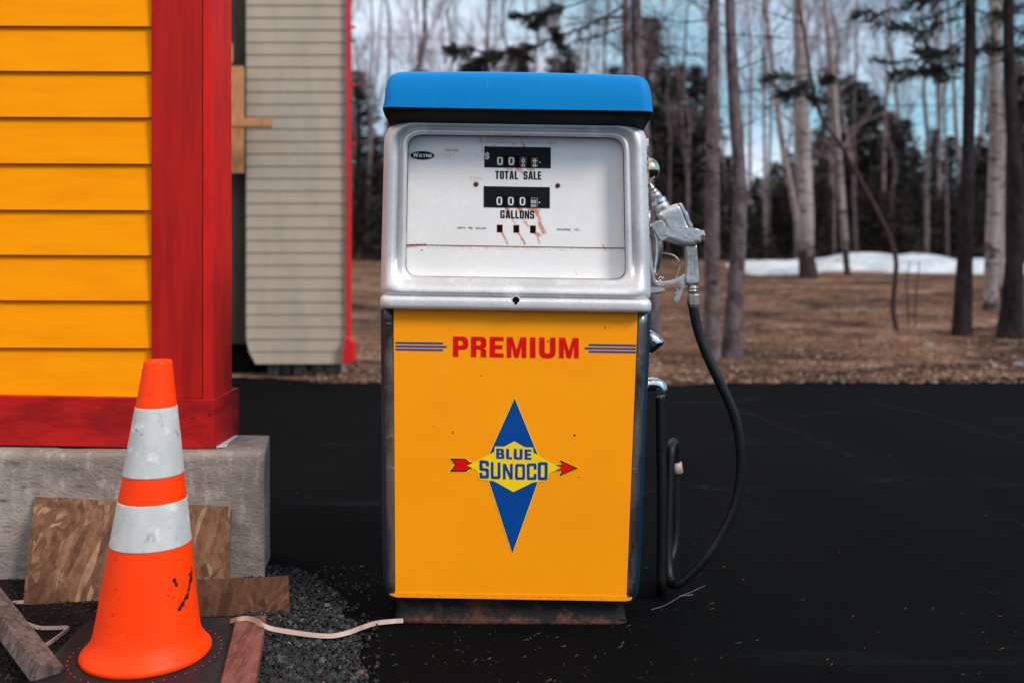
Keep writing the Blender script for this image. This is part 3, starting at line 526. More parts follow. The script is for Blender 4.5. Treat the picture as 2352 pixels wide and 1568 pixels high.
# ------------------------------------------------------------------ yellow clapboard building on its concrete footing
def building():
    d = 3.315; y0 = d - D0
    r = empty('yellow_building', Vector((-1.6, y0, .41)))
    tag(r, 'yellow clapboard building corner with red trim on a concrete footing', 'building')
    def wx(px, dd=d): return W(px, 0, dd).x
    def wz(py, dd=d): return W(0, py, dd).z
    lines = [-560, -455, -350, -246, -142, -39, 65, 168, 273, 379, 485, 588, 692, 800, 912]
    mb = MB(); xl = wx(-900); xr = wx(352)
    for a, b in zip(lines, lines[1:]):
        zt = wz(a) + .012; zb = wz(b) + .0015; tl = .0035
        mb.hexa([(xl, y0 - .016, zb + tl + .004), (xr, y0 - .016, zb), (xr, y0 + .01, zb), (xl, y0 + .01, zb + tl + .004), (xl, y0 - .002, zt + tl), (xr, y0 - .002, zt), (xr, y0 + .01, zt), (xl, y0 + .01, zt + tl)])
    mb.build('clapboard_siding', 'yellow', r, bevel=.0015, seg=1)
    rn = random.Random(8)
    sid = bpy.data.objects['clapboard_siding']
    for a in lines[6:]:
        for px in (333, 120):
            s = MB(); q = W(px + rn.uniform(-4, 4), a - rn.uniform(11, 16), d - .016); s.lathe(Vector((q.x, y0 - .0125, q.z)), (0, -1, 0), [(0, .003), (.0008, .0026)], 10)
            s.build('nail_head', 'yellow', sid)
    b = MB(); b.box(wx(-900), -1.035, y0 + .0105, y0 + .175, .44, 2.9); b.build('wall', 'ply', r)
    dt = d - .026
    b = MB(); b.box(W(347, 0, dt).x, W(464.5, 0, dt).x, dt - D0, y0 + .010, wz(914, dt), 2.9); b.build('corner_board', 'red', r, bevel=.002)
    xa = W(466.2, 0, dt).x; xb = W(490, 0, dt - .003).x
    b = MB(); b.hexa([(xa, dt - D0 - .003, wz(916, dt)), (xb, dt - D0 - .003, wz(916, dt)), (xb, y0 + .19, wz(916, dt)), (xa, y0 + .19, wz(916, dt)),
                      (xa, dt - D0 - .003, 2.9), (xb - .004, dt - D0 - .003, 2.9), (xb - .004, y0 + .19, 2.9), (xa, y0 + .19, 2.9)])
    b.build('side_board', 'red_bright', r, bevel=.002)
    ds = 3.275
    zb = W(0, 1031, ds).z; zt = W(0, 918, ds).z
    xe = W(494.5, 0, ds).x
    b = MB(); xL = wx(-900, ds)
    b.hexa([(xL, ds - D0, zb + .035), (xe - .001, ds - D0, zb), (xe - .001, y0 + .0, zb), (xL, y0, zb + .035), (xL, ds - D0, zt + .035), (xe - .001, ds - D0, zt), (xe - .001, y0 - .018, zt + .002), (xL, y0 - .018, zt + .037)])
    sk = b.build('skirt_board', 'red_h', r, bevel=.002)
    b = MB(); b.hexa([(xe, ds - D0 - .001, zb - .001), (xe + .001, ds - D0 - .001, zb - .001), (xe + .012, ds + .24 - D0, zb + .008), (xe - .05, ds + .24 - D0, zb + .008),
                      (xe, ds - D0 - .001, zt + .001), (xe + .001, ds - D0 - .001, zt + .001), (xe + .012, ds + .24 - D0, zt + .004), (xe - .05, ds + .24 - D0, zt + .004)])
    b.build('skirt_return', 'red_h', r, bevel=.001)
    for px, py in ((440, 959), (481, 951), (478, 1004)):
        s = MB(); s.lathe(W(px, py, ds) + Vector((0, .001, 0)), (0, -1, 0), [(0, .0045), (.002, .004), (.0026, .002)], 12); s.build('nail_head', 'screw', sk)
    # concrete footing
    f = empty('concrete_footing', Vector((-1.4, .5, 0))); tag(f, 'rough grey cast concrete footing under the yellow building', 'footing')
    bm = bmesh.new(); fr = 3.215; ztp = .411
    c = [(-3.2, fr - D0), (W(607, 0, fr).x, fr - D0), (W(620, 0, 3.5).x - .001, 3.50 - D0), (-3.2, 3.50 - D0)]
    vs = [bm.verts.new((x, y, z)) for z in (-.06, ztp) for x, y in c]
    for q in ((0, 1, 5, 4), (1, 2, 6, 5), (2, 3, 7, 6), (3, 0, 4, 7), (4, 5, 6, 7)): bm.faces.new([vs[i] for i in q])
    for it in range(7):
        es = [e for e in bm.edges if e.calc_length() > .02]
        if not es: break
        bmesh.ops.subdivide_edges(bm, edges=es, cuts=1, use_grid_fill=True)
    for v in bm.verts:
        p = v.co; nb = mnoise.noise(p * 9) * .003 + mnoise.noise(p * 30) * .0016 + mnoise.noise(p * 70) * .0008
        near_top = p.z > ztp - .002; front = p.y < fr - D0 + .002
        if near_top: v.co.z += nb * .6 + (.004 if p.x < -1.5 else 0)
        if front: v.co.y += nb
        if front and near_top: v.co.z -= .004 + abs(nb); v.co.y += .004 + abs(nb)
        if p.x > c[1][0] - .05 and not front and not near_top: v.co.x += nb * 2
    me = bpy.data.meshes.new('footing'); bm.to_mesh(me); bm.free(); me.materials.append(MT['concrete'])
    for p in me.polygons: p.use_smooth = True
    o = bpy.data.objects.new('footing_wall', me); COL.objects.link(o); o.parent = f; o.location = -f.location
    # membrane scrap under the trim
    b = MB(); b.add([W(495, 1033, 3.28), W(520, 1028, 3.30), W(534, 1009, 3.47), W(534, 1003, 3.49), W(515, 1014, 3.38)], [(0, 1, 2, 3, 4)]); b.v = [v + Vector((0, 0, .003)) for v in b.v]
    b.prism([Vector((xe - .02, ds - D0 + .0, ztp + .003)), Vector((xe + .022, ds - D0 + .01, ztp + .004)), Vector((xe + .02, ds - D0 + .2, ztp + .004)), Vector((xe - .02, ds - D0 + .2, ztp + .004))], (0, 0, .003))
    b.build('membrane', 'dial', f)
building()

# ------------------------------------------------------------------ boards and loose lumber
def boards():
    def slab(name, quad, th, m, lab, cat, jag=0, n=24):
        a, b, c, d = [Vector(q) for q in quad]      # tl tr br bl front face
        nrm = (b - a).cross(d - a).normalized()
        if nrm.y < 0: nrm = -nrm
        pts = []
        rnd = random.Random(len(lab))
        for (p, q, j) in ((a, b, jag), (b, c, jag * .4), (c, d, jag), (d, a, jag * .4)):
            k = n if j else 1
            for i in range(k):
                t = i / k; e = p.lerp(q, t); e += (rnd.uniform(-1, 1) * j) * ((a - d).normalized() if (p is a or p is c) else (b - a).normalized()); pts.append(e)
        mb = MB(); mb.prism(pts, nrm * th)
        tag(mb.build(name, m, None, origin=(c + d) / 2), lab, cat)
    fr = 3.215
    slab('strand_board', (W(80, 1140, fr - .012), W(530, 1163, fr - .012), W(526, 1345, 3.10), W(50, 1402, 2.98)), .011, 'osb', 'wide strand board panel leaning on the concrete footing behind the cone', 'board', .0012)
    slab('strand_board_strip', (W(240, 1338, 2.93), W(661, 1322, 2.96), W(665, 1440, 2.90), W(215, 1455, 2.86)), .018, 'osb_dark', 'dark weathered strand board strip lying on edge on the ground behind the cone', 'board', .0015, 30)
    # reddish brown stud pointing at the camera
    a = G(577, 1412, .05); b = G(535, 1620, .05)
    dv = (b - a); dv.z = 0; dv.normalize(); sd_ = Vector((-dv.y, dv.x, 0)) * -1
    if sd_.x < 0: sd_ = -sd_
    hw = .041; mb = MB(); L_ = 1.1
    p = [a - sd_ * hw, a + sd_ * hw, a + sd_ * hw + dv * L_, a - sd_ * hw + dv * L_]
    mb.hexa([Vector((q.x, q.y, .008)) for q in p] + [Vector((q.x, q.y, .048)) for q in p])
    tag(mb.build('stud', 'brown_lumber', None, bevel=.004, origin=a), 'reddish brown length of lumber lying right of the orange cone', 'lumber')
    # grey plank lower left
    a = W(-60, 1350, 2.75); b = W(88, 1545, 2.42); dv = (b - a).normalized(); up = Vector((.55, 0, .83)); up = (up - dv * up.dot(dv)).normalized(); n = dv.cross(up).normalized()
    if n.y > 0: n = -n
    mb = MB(); hw = .022; p = [a - up * hw - dv * .4, b - up * hw, b + up * hw, a + up * hw - dv * .4]
    mb.prism([q + n * .012 for q in p], -n * .07)
    tag(mb.build('plank', 'grey_lumber', None, bevel=.003, origin=b), 'weathered grey plank leaning down into the lower left corner', 'plank')
boards()

# ------------------------------------------------------------------ traffic cone
def cone():
    c = G(336, 1498, .03); S = (c.y + D0) / FPX
    r = empty('traffic_cone', Vector((c.x, c.y, 0))); tag(r, 'orange traffic cone with two white reflective collars and black scuffs', 'traffic cone')
    H0 = .030
    def zz(py, rad=0):      # height on the axis of the ring whose front edge shows at py
        d = c.y + D0 - rad; return CH - (py - HY) * d / FPX
    # radius profile by image width: (py of front edge, half width px)
    tilt = Vector((( 363 - 336) * S / (zz(832) - H0), 0, 1))
    prof = [(H0 + .001, .160), (H0 + .007, .163), (H0 + .014, .161), (H0 + .026, .149), (H0 + .042, .138), (H0 + .062, .1315), (H0 + .10, .126)]
    ztop = zz(830, .03)
    rt = .0345
    def rad(z):
        if z <= H0 + .10:
            for (a, ra), (b, rb) in zip(prof, prof[1:]):
                if z <= b: return ra + (rb - ra) * max(0, (z - a) / (b - a))
        return .126 + (rt - .126) * (z - H0 - .10) / (ztop - H0 - .10)
    def ax(z): return Vector((c.x, c.y, 0)) + Vector((tilt.x * (z - H0), 0, z))
    ns = 128
    def ring(z, dr=0): 
        a = ax(z); q = rad(z) + dr
        return [a + Vector((math.cos(2 * math.pi * k / ns) * q, math.sin(2 * math.pi * k / ns) * q, 0)) for k in range(ns)]
    def scuff(p):
        v = 0
        px = CX + p.x * FPX / (p.y + D0); py = HY + (CH - p.z) * FPX / (p.y + D0)
        if p.y > c.y: return mnoise.noise(p * 14) * .35
        for (x0, y0, x1, y1, wd, st) in ((445, 1290, 433, 1350, 4, 1.2), (433, 1350, 428, 1372, 5, 1.2), (425, 1375, 410, 1402, 4, 1.3), (400, 1332, 404, 1342, 4.5, 1.6), (436, 1318, 440, 1330, 5, 1.0), (420, 1385, 424, 1392, 4, 1.1),
                                         (336, 1235, 338, 1335, 3, .42), (255, 1410, 262, 1412, 4, .7), (262, 1430, 266, 1432, 3, .7), (387, 1505, 392, 1502, 4, .8), (372, 1404, 378, 1400, 3, .7), (312, 985, 316, 992, 4, .9), (402, 990, 410, 1000, 5, .8), (385, 1185, 392, 1190, 4, .8), (334, 1185, 344, 1210, 4, .5), (320, 993, 324, 997, 3, .8)):
            dx, dy = x1 - x0, y1 - y0; t = max(0, min(1, ((px - x0) * dx + (py - y0) * dy) / (dx * dx + dy * dy)))
            q = math.hypot(px - x0 - dx * t, py - y0 - dy * t) / wd
            v = max(v, st * math.exp(-q * q * .8))
        return v + max(0, mnoise.noise(p * 22) - .22) * 1.2 + max(0, mnoise.noise(p * 60) - .3) * .8
    # collars' heights from their front edges in the photo
    def front_z(py):        # solve for z whose front edge shows at py
        lo, hi = H0, ztop
        for _ in range(40):
            m = (lo + hi) / 2; pyy = HY + (CH - m) * FPX / (c.y + D0 - rad(m))
            if pyy > py: lo = m
            else: hi = m
        return (lo + hi) / 2
    e = [front_z(1271), front_z(1163.5), front_z(1102), front_z(940)]
    zs = [p[0] for p in prof] + [H0 + .10 + i * (ztop - .006 - H0 - .10) / 150 for i in range(1, 151)]
    mb = MB(); rr = [ring(z) for z in zs]
    a = ax(ztop); 
    for dz, q in ((-.003, rt - .0002), (0, rt - .003), (0, rt - .009), (-.01, rt - .0105), (-.06, rt - .008)):
        rr.append([a + Vector((math.cos(2 * math.pi * k / ns) * q, math.sin(2 * math.pi * k / ns) * q, dz)) for k in range(ns)])
    mb.rings(rr, c0=False, c1=False)
    mb.build('cone_body', 'cone', r, stainf=scuff)
    for za, zb in ((e[0], e[1]), (e[2], e[3])):
        m = MB(); k = 50; rg = [ring(za, .0002)] + [ring(za + (zb - za) * i / k, .0012) for i in range(k + 1)] + [ring(zb, .0002)]
        m.rings(rg, c0=False, c1=False); m.build('reflective_collar', 'collar', r, stainf=scuff)
    b = MB(); hb = .235; rot = Matrix.Rotation(R(4), 3, 'Z')
    pl = rpoly([(-hb, -hb, .03), (hb, -hb, .03), (hb, hb, .03), (-hb, hb, .03)])
    b.prism([Vector((c.x, c.y, .005)) + rot @ Vector((x, y, 0)) for x, y in pl], (0, 0, H0 - .005))
    bb = b.build('base', 'cone_base', r, bevel=.004)
    m = MB()
    for k in range(44):
        t = 2 * math.pi * k / 44; p = Vector((c.x + math.cos(t) * .188, c.y + math.sin(t) * .188, H0 - .001))
        m.lathe(p, (0, 0, 1), [(0, .0020), (.0015, .0017)], 8, 0, False)
    m.build('base_studs', 'cone', bb)
cone()

# ------------------------------------------------------------------ the fuel pump
S0 = D0 / FPX
def axis(v):
    A = [(100, 1190), (250, 1190), (320, 1184.6), (715, 1184.5), (1375, 1173.5), (1500, 1171.4)]
    for (a, xa), (b, xb) in zip(A, A[1:]):
        if v <= b: return xa + (xb - xa) * (v - a) / (b - a)
    return A[-1][1]
TL = .0155
def Q(u, v, Y): return W(axis(v) + u, v + TL * u, D0 + Y)      # u, v: photo pixels in the pump's own upright frame, Y: depth from its front
def rect_loop(hwt, hwb, vt, vb, rt, rb, Yt, Yb, seg=8, arch=0, blend=60, ref=None):
    pts = rpoly([(-hwt, vt, rt * 1.6), (hwt, vt, rt * 1.6), (hwb, vb, rb * 1.6), (-hwb, vb, rb * 1.6)], seg)
    # add points along the straight sides so arching and blending work
    full = []
    for i, p in enumerate(pts):
        q = pts[(i + 1) % len(pts)]; full.append(p)
        if math.hypot(q[0] - p[0], q[1] - p[1]) > 60:
            for k in range(1, 12): full.append((p[0] + (q[0] - p[0]) * k / 12, p[1] + (q[1] - p[1]) * k / 12))
    o = []
    for u, v in full:
        t = max(0, min(1, (v - (vb - blend)) / blend)); t = t * t * (3 - 2 * t); Y = Yt + (Yb - Yt) * t
        vv = v + arch * (u / max(hwt, 1)) ** 2 * (1 - (v - vt) / (vb - vt))
        o.append(Q(u, vv, Y) if ref is None else (Q(u, vv, ref) + Vector((0, Y - ref, 0))))
    return o
def pump():
    r = empty('fuel_pump', Vector((Q(0, 1436, 0).x, .2, 0)))
    tag(r, 'vintage fuel pump with blue cap, white dial and orange door on black asphalt', 'fuel pump')
    DEP = .42
    # pedestal
    mb = MB(); rg = []
    for v, hw, yf in ((1366, 262, .03), (1392, 262, .03), (1408, 264, .026), (1422, 266, .018), (1434, 268.5, .008)):
        a, b = Q(-hw, v, yf), Q(hw, v, yf); k = 60
        row = [a.lerp(b, i / k) for i in range(k + 1)]
        zz = a.z
        back = [Vector((b.x, DEP - .02, b.z)), Vector((a.x, DEP - .02, a.z))]
        rg.append([Vector((p.x, p.y + (.014 if i in (0, k) else (.005 if i in (1, k - 1) else 0)), max(p.z, .001))) for i, p in enumerate(row)] + back)
    mb.rings(rg, smooth=True, c0=False)
    ped = mb.build('pedestal', 'base_rust', r, stainf=lambda p: max(0, 1 - max(0, p.z - .003) / .030) * 1.1 + mnoise.noise(p * 14) * .6 + .1)
    fl = MB(); a = Q(-264, 1437, .0); b = Q(268, 1437, .0)
    fl.box(a.x, b.x, .02, DEP + .0, .0045, .009); fl.build('foot_plate', 'base_rust', r, stainf=lambda p: .5)
    # dark blue side panels / cabinet
    mb = MB(); rg = []
    for v, hw in ((712, 310), (900, 305.5), (1100, 300.5), (1300, 295.5), (1345, 293), (1368, 286)):
        a, b = Q(-hw, v, .05), Q(hw, v, .05)
        rg.append([Vector((a.x + .012, .022, a.z)), Vector((b.x - .012, .022, b.z)), Vector((b.x, .045, b.z)), Vector((b.x, DEP - .02, b.z)), Vector((b.x - .02, DEP, b.z)), Vector((a.x + .02, DEP, a.z)), Vector((a.x, DEP - .02, a.z)), Vector((a.x, .045, a.z))])
    mb.rings(rg, smooth=False); mb.build('cabinet', 'navy', r, bevel=.003)
    # corner trims: rolled steel
    for s in (-1, 1):
        rg = []
        for i in range(27):
            t = i / 26; v = 713 + (1364 - 713) * t; ui = 281.5 - 15 * t; uo = 305.5 - 18 * t; row = []
            for (f, y) in ((0, .020), (0.02, .001), (.08, -.0035), (.22, -.0055), (.42, -.005), (.62, -.002), (.80, .004), (.93, .012), (1.0, .024), (1.0, .040), (.55, .040)):
                dent = mnoise.noise(Vector((s * 3, v * .03, 0))) * .0006
                p = Q(s * (ui + (uo - ui) * f), v, 0); row.append(Vector((p.x, y + dent, p.z)))
            rg.append(row if s > 0 else row[::-1])
        mb = MB(); mb.rings(rg, smooth=True); mb.build('corner_trim', 'steel', r)
    # orange door: sheet with rolled bottom lip
    pts = []
    nu, nv = 110, 130; mb = MB(); vs = []
    for j in range(nv + 1):
        t = j / nv; v = 714 + (1374 - 714) * t; hw = 280.8 - 15.2 * t
        for i in range(nu + 1):
            k = i / nu * 2 - 1
            vs.append(Q(k * hw, v + (1.5 * (1 - k * k) if j == nv else 0), -.0005 + -.0 + .0005 * mnoise.noise(Vector((k * 1.5, t * 2, 3)))))
    vs2 = [p + Vector((0, .018, 0)) for p in vs]; n1 = nu + 1
    mb.add(vs, [(j * n1 + i, j * n1 + i + 1, (j + 1) * n1 + i + 1, (j + 1) * n1 + i) for j in range(nv) for i in range(nu)], smooth=True)
    loop = [i for i in range(n1)] + [j * n1 + nu for j in range(1, nv + 1)] + [nv * n1 + i for i in range(nu - 1, -1, -1)] + [j * n1 for j in range(nv - 1, 0, -1)]
    mb.add([vs[i] for i in loop] + [vs2[i] for i in loop], [(i, (i + 1) % len(loop), len(loop) + (i + 1) % len(loop), len(loop) + i) for i in range(len(loop))])
    lip = [Q(u, v, -.0025) for u, v in rpoly([(-272, 1364.5), (272, 1364.5), (279, 1366, 6), (276, 1373.5, 6), (262, 1376), (-262, 1375), (-276, 1371, 8), (-280, 1366, 5)])]
    mb.prism(lip, (0, .03, 0))
    def grime(p):
        t = (p.z - .075) / .82; c = (axis(1040) - CX) * S0; e = max(0, (abs(p.x - c) - .30) / .05); v = .55 * max(0, 1 - t / .06) + .3 * min(1, e) * (mnoise.noise(p * 9) + .3)
        q = Q(0, 1440, 0)
        for px, py, w_ in ((1436, 1272, 3), (1463, 722, 3), (1390, 1069, 8), (1246, 1001, 6), (1110, 1371, 6), (1300, 840, 5), (1000, 1300, 7), (930, 1180, 5)):
            dx = CX + p.x * FPX / (p.y + D0) - px; dy = HY + (CH - p.z) * FPX / (p.y + D0) - py; v += .6 * math.exp(-(dx * dx + dy * dy) / w_ ** 2)
        return v
    door = mb.build('door', 'orange', r, stainf=grime)
    YD = -.0014
    def place2d(mb, contours, mi, Y, conv, th=.0002):
        vs, fs = fill([[conv(x, y) for x, y in c] for c in contours], th)
        mb.add([(v.x, Y - v.z, v.y) for v in vs], fs, mi)
    def pw(px, py, Y): p = W(px, py, D0 + Y); return (p.x, p.z)
    def boxconv(x0, y0, x1, y1, w, slant=TL, Y=YD):   # glyph box (unit height) -> world x,z ; y0 top, y1 bottom in photo px
        return lambda gx, gy: pw(x0 + (x1 - x0) * gx / w, y1 + (y0 - y1) * gy + slant * (x1 - x0) * (gx / w - .5), Y)
    # PREMIUM
    m = MB(); z3 = lambda x, y: (861.3 + .26855 * x, 717.8 + .26855 * y)
    for ch, xa, xb in (('P', 667, 798), ('R', 821, 957), ('E', 982, 1100), ('M', 1127, 1295), ('I', 1327, 1373), ('U', 1405, 1545), ('M', 1575, 1743)):
        t = ((xa + xb) / 2 - 667) / 1076; ya, yb = 203 + 12 * t, 378 + 11.5 * t
        if ch == 'U': yb += 3
        w = (xb - xa) / (yb - ya); s = 46 / 175
        if ch == 'M': s = 40 / 175
        A = z3(xa, ya); B = z3(xb, yb)
        place2d(m, glyph(ch, w, s, .2 if ch != 'U' else .22, .34 if ch == 'U' else .2), 0, YD, boxconv(A[0], A[1], B[0], B[1], w))
    m.build('lettering', 'letter_red', door)
    for side, x0, x1, xm in ((-1, 175, 581, 614), (1, 1829, 2232, 1795)):
        m = MB()
        for k, yc in enumerate((260.5, 289.5, 317.5)):
            a, b = x0, x1
            if k == 1:
                if side < 0: b = xm
                else: a = xm
            off = 18 if side > 0 else 0
            P = []
            for (x, dy) in ((a, -8), (b, -8), (b, 8), (a, 8)):
                yy = yc + off + dy + (x - (a + b) / 2) * .0125
                P.append(pw(*z3(x, yy), YD))
            place2d(m, [P], 0, YD, lambda x, y: (x, y))
        m.build('stripes', 'letter_blue', door)
    # emblem: yellow backing, blue, red, letters
    z2 = lambda x, y: pw(976.1 + .25634 * x, 890 + .25634 * y, YD)
    def grow(poly, d):
        n = len(poly); A = sum(poly[i][0] * poly[(i + 1) % n][1] - poly[(i + 1) % n][0] * poly[i][1] for i in range(n)); sg = 1 if A > 0 else -1; o = []
        for i in range(n):
            p0, p1, p2 = Vector(poly[i - 1]), Vector(poly[i]), Vector(poly[(i + 1) % n]); a = (p1 - p0).normalized(); b = (p2 - p1).normalized()
            n1_ = Vector((a.y, -a.x)) * sg; n2_ = Vector((b.y, -b.x)) * sg; m_ = (n1_ + n2_); 
            if m_.length < 1e-4: m_ = n1_
            m_.normalize(); k = d / max(.45, m_.dot(n1_)); o.append((p1.x + m_.x * k, p1.y + m_.y * k))
        return o
    up_t = [(804, 95), (577, 597), (1010, 600)]; low_t = [(573, 833), (1010, 846), (783, 1483)]
    mid = [(802, 480), (710, 527), (625, 527), (622, 573), (515, 632), (487, 640), (474, 655), (380, 697), (469, 745), (474, 800), (492, 824), (565, 830), (618, 836), (792, 934), (972, 846), (1010, 843), (1085, 838), (1105, 820), (1110, 768), (1215, 718), (1165, 690), (1105, 660), (970, 580), (970, 538), (890, 532)]
    la = [(222, 631), (368, 636), (398, 668), (432, 670), (380, 697), (430, 728), (395, 730), (367, 755), (220, 755), (268, 692)]
    lr = [(242, 641), (362, 645), (394, 676), (404, 682), (380, 697), (402, 714), (390, 720), (361, 745), (243, 745), (281, 692)]
    ra = [(1165, 690), (1225, 691), (1207, 645), (1375, 722), (1203, 795), (1222, 746), (1160, 748), (1215, 718)]
    rr = [(1186, 697), (1236, 699), (1222, 664), (1352, 722), (1216, 779), (1234, 739), (1188, 740), (1216, 718)]
    m = MB()
    def lay(poly, mi, k): place2d(m, [poly], mi, YD - k * .00012, z2)
    for k, poly in enumerate((up_t, low_t, la, ra)): lay(grow(poly, 7), 0, 0 + .12 * k)
    lay(up_t, 1, 1.2); lay(low_t, 1, 1.2); lay(la, 3, 1.3); lay(ra, 3, 1.3); lay(lr, 2, 2.4); lay(rr, 2, 2.4); lay(mid, 0, 3.5)
    for ch, xa, xb, ya, yb in (('B', 638, 712, 545, 638), ('L', 727, 782, 547, 641), ('U', 795, 875, 548, 644), ('E', 892, 955, 552, 646)):
        w = (xb - xa) / (yb - ya); place2d(m, glyph(ch, w, 27 / 95, .22, .2), 1, YD - .0007, (lambda xa, xb, ya, yb, w: lambda x, y: z2(xa + (xb - xa) * x / w, yb + (ya - yb) * y + 3 * (x / w - .5)))(xa, xb, ya, yb, w))
    for ch, xa, xb, ya, yb in (('S', 487, 574, 650, 814), ('U', 589, 677, 667, 818), ('N', 698, 787, 680, 822), ('O', 807, 897, 682, 825), ('C', 912, 1000, 676, 827), ('O', 1010, 1100, 665, 829)):
        w = (xb - xa) / (yb - ya); slope = {'S': 12, 'U': 4, 'N': 2, 'C': -2}.get(ch, 0)
        place2d(m, glyph(ch, w, 29 / 165, .17, .13), 1, YD - .0007, (lambda xa, xb, ya, yb, w, sl: lambda x, y: z2(xa + (xb - xa) * x / w, yb + (ya - yb) * y + sl * (x / w - .5) * y))(xa, xb, ya, yb, w, slope))
    m.build('emblem', ['decal_yellow', 'letter_blue', 'letter_red', 'ink'], door)
    m = MB()
    for px, py, rr_ in ((1039.7, 993), (1319.8, 999.2), (1258.6, 783.5), (1389.5, 751), (1400, 752), (1330, 1095.5), (1103.6, 863.5)) and [(1039.7, 993, 1.8), (1319.8, 999.2, 2.2), (1258.6, 783.5, 1.8), (1389.5, 750, 1.2), (1390.2, 753, 1.2), (1400.3, 752, .8), (1330, 1095.5, 1.1), (1103.6, 863.5, 1.0), (994, 976, .7)]:
        m.lathe(W(px, py, D0 + YD) + Vector((0, .0004, 0)), (0, -1, 0), [(0, rr_ * S0), (.0005, rr_ * S0)], 10, 0, False)
    m.build('rivet_holes', 'hole', door)
    # ---- head: cast bezel
    mb = MB(); 
    loops = [(301, 311, 279, 688, 34, 14, DEP - .03, DEP - .03), (301, 311, 279, 688, 34, 14, .045, .03), (298, 308, 280, 686, 34, 14, .022, .004), (292, 302, 282, 682, 34, 16, .007, -.020), (286, 297, 284.5, 677, 33, 18, .0, -.029), (279, 290, 287.5, 670, 32, 20, -.003, -.030), (272, 283, 291, 661, 31, 22, .001, -.024),
             (268, 278, 293, 655, 30, 22, .014, -.017), (263.5, 273, 296.5, 650, 28, 22, .020, -.010), (260, 268.5, 299.5, 646.5, 26, 20, .010, -.006), (257, 263.5, 303, 643.5, 25, 20, .0015, -.003), (252.5, 259, 307.5, 641.5, 24, 19, .002, .000), (249, 255.2, 311, 640, 23, 19, .006, .004), (247.8, 254, 312, 639, 22, 19, .012, .010), (247.5, 253.6, 312.4, 638.6, 22, 19, .060, .058)]
    lps = []
    for i, (a, b, c, d, e, f, yt, yb) in enumerate(loops):
        if i == 0: lps.append([Vector((p.x, DEP - .03, p.z)) for p in rect_loop(*loops[1][:6], .045, .03)])
        else: lps.append(rect_loop(a, b, c, d, e, f, yt, yb))
    mb.rings(lps, smooth=True, c0=False, c1=False)
    # flange at the foot of the head
    rg = []
    for v, hw, yf in ((682, 306, -.018), (685, 311, -.030), (688, 314, -.034), (694, 315.5, -.0355), (704, 315.5, -.0355), (710, 314.5, -.034), (713.5, 311, -.028), (714, 300, -.004)):
        a, b = Q(-hw, v, -.03), Q(hw, v, -.03); row = []
        n = 40
        for i in range(n + 1):
            t = i / n; p = a.lerp(b, t); u = (t * 2 - 1) * hw
            bump_ = .004 * math.exp(-(u / 17) ** 4) if 686 < v < 712 else 0
            e = .02 * max(0, (abs(u) - hw + 16) / 16) ** 2
            row.append(Vector((p.x - (math.copysign(.003, u) if i in (0, n) else 0), yf - bump_ + e, p.z)))
        row += [Vector((b.x, .01, b.z)), Vector((b.x, DEP, b.z)), Vector((a.x, DEP, a.z)), Vector((a.x, .01, a.z))]
        rg.append(row)
    mb.rings(rg, smooth=True)
    bez = mb.build('bezel', 'alu', r)
    k = MB(); c = Q(.5, 688.5, -.036); k.lathe(c + Vector((0, .004, 0)), (0, -1, 0), [(0, .0112), (.0065, .0112), (.0066, .0092), (.004, .0092)], 28, 0)
    k.build('lock_boss', 'alu', bez)
    k = MB(); k.lathe(c + Vector((0, .003, 0)), (0, -1, 0), [(0, .0092), (.0063, .0092)], 24, 0, False); k.box(c.x - .0038, c.x + .0038, c.y - .0040, c.y + .002, c.z - .0125, c.z - .004); k.build('lock_hole', 'hole', bez)
    # ---- dial
    YP = .052
    nu, nv = 300, 170; mb = MB(); vs = []
    for j in range(nv + 1):
        v = 305 + (565.2 - 305) * j / nv
        for i in range(nu + 1): vs.append(Q(-258 + 516 * i / nu, v, YP))
    mb.add(vs, [(j * (nu + 1) + i, j * (nu + 1) + i + 1, (j + 1) * (nu + 1) + i + 1, (j + 1) * (nu + 1) + i) for j in range(nv) for i in range(nu)], smooth=True)
    za = lambda x, y: (1022.1 + .17581 * x, 287.1 + .17581 * y)      # enlarged dial photo -> photo px
    streaks = [(800, 1080, 840, 1180, 26, 1.3), (960, 1085, 1000, 1130, 26, 1.2), (985, 1130, 1040, 1280, 16, .8), (1110, 1090, 1200, 1130, 30, 1.3), (1190, 1120, 1250, 1290, 24, 1.0), (1240, 1290, 1290, 1400, 26, 1.2), (870, 1220, 920, 1290, 18, .7), (1040, 1240, 1080, 1310, 18, .8),
               (745, 1405, 790, 1490, 13, 1.1), (785, 1480, 815, 1545, 15, 1.0), (960, 1410, 1010, 1490, 12, 1.0), (1010, 1490, 1040, 1545, 16, 1.2), (1165, 1405, 1235, 1440, 18, 1.3), (1205, 1440, 1230, 1540, 13, 1.0), (950, 570, 990, 600, 22, 1.1), (1090, 575, 1150, 585, 18, 1.0), (800, 570, 870, 580, 18, .8), (990, 600, 1040, 640, 14, .7),
               (20, 320, 60, 330, 20, .9), (100, 325, 160, 330, 18, .95), (0, 380, 100, 400, 40, .45), (450, 150, 470, 210, 18, .7), (560, 180, 760, 190, 14, .5), (1000, 150, 1010, 250, 6, 1.0), (1030, 250, 1040, 295, 14, 1.3), (480, 340, 500, 350, 16, .7), (410, 400, 425, 415, 14, .6), (620, 262, 660, 275, 14, .6), (880, 240, 900, 250, 18, .8), (860, 600, 870, 640, 20, .5), (330, 690, 480, 700, 20, .5), (370, 735, 440, 740, 10, .5), (1140, 620, 1160, 650, 16, .55), (930, 765, 932, 768, 6, 1), (1250, 782, 1252, 786, 7, 1.2), (900, 1200, 1060, 1210, 20, .35)]
    streaks = [(*za(a, b), *za(c, d), e * .17581 * 1.3, f * .98) for a, b, c, d, e, f in streaks]
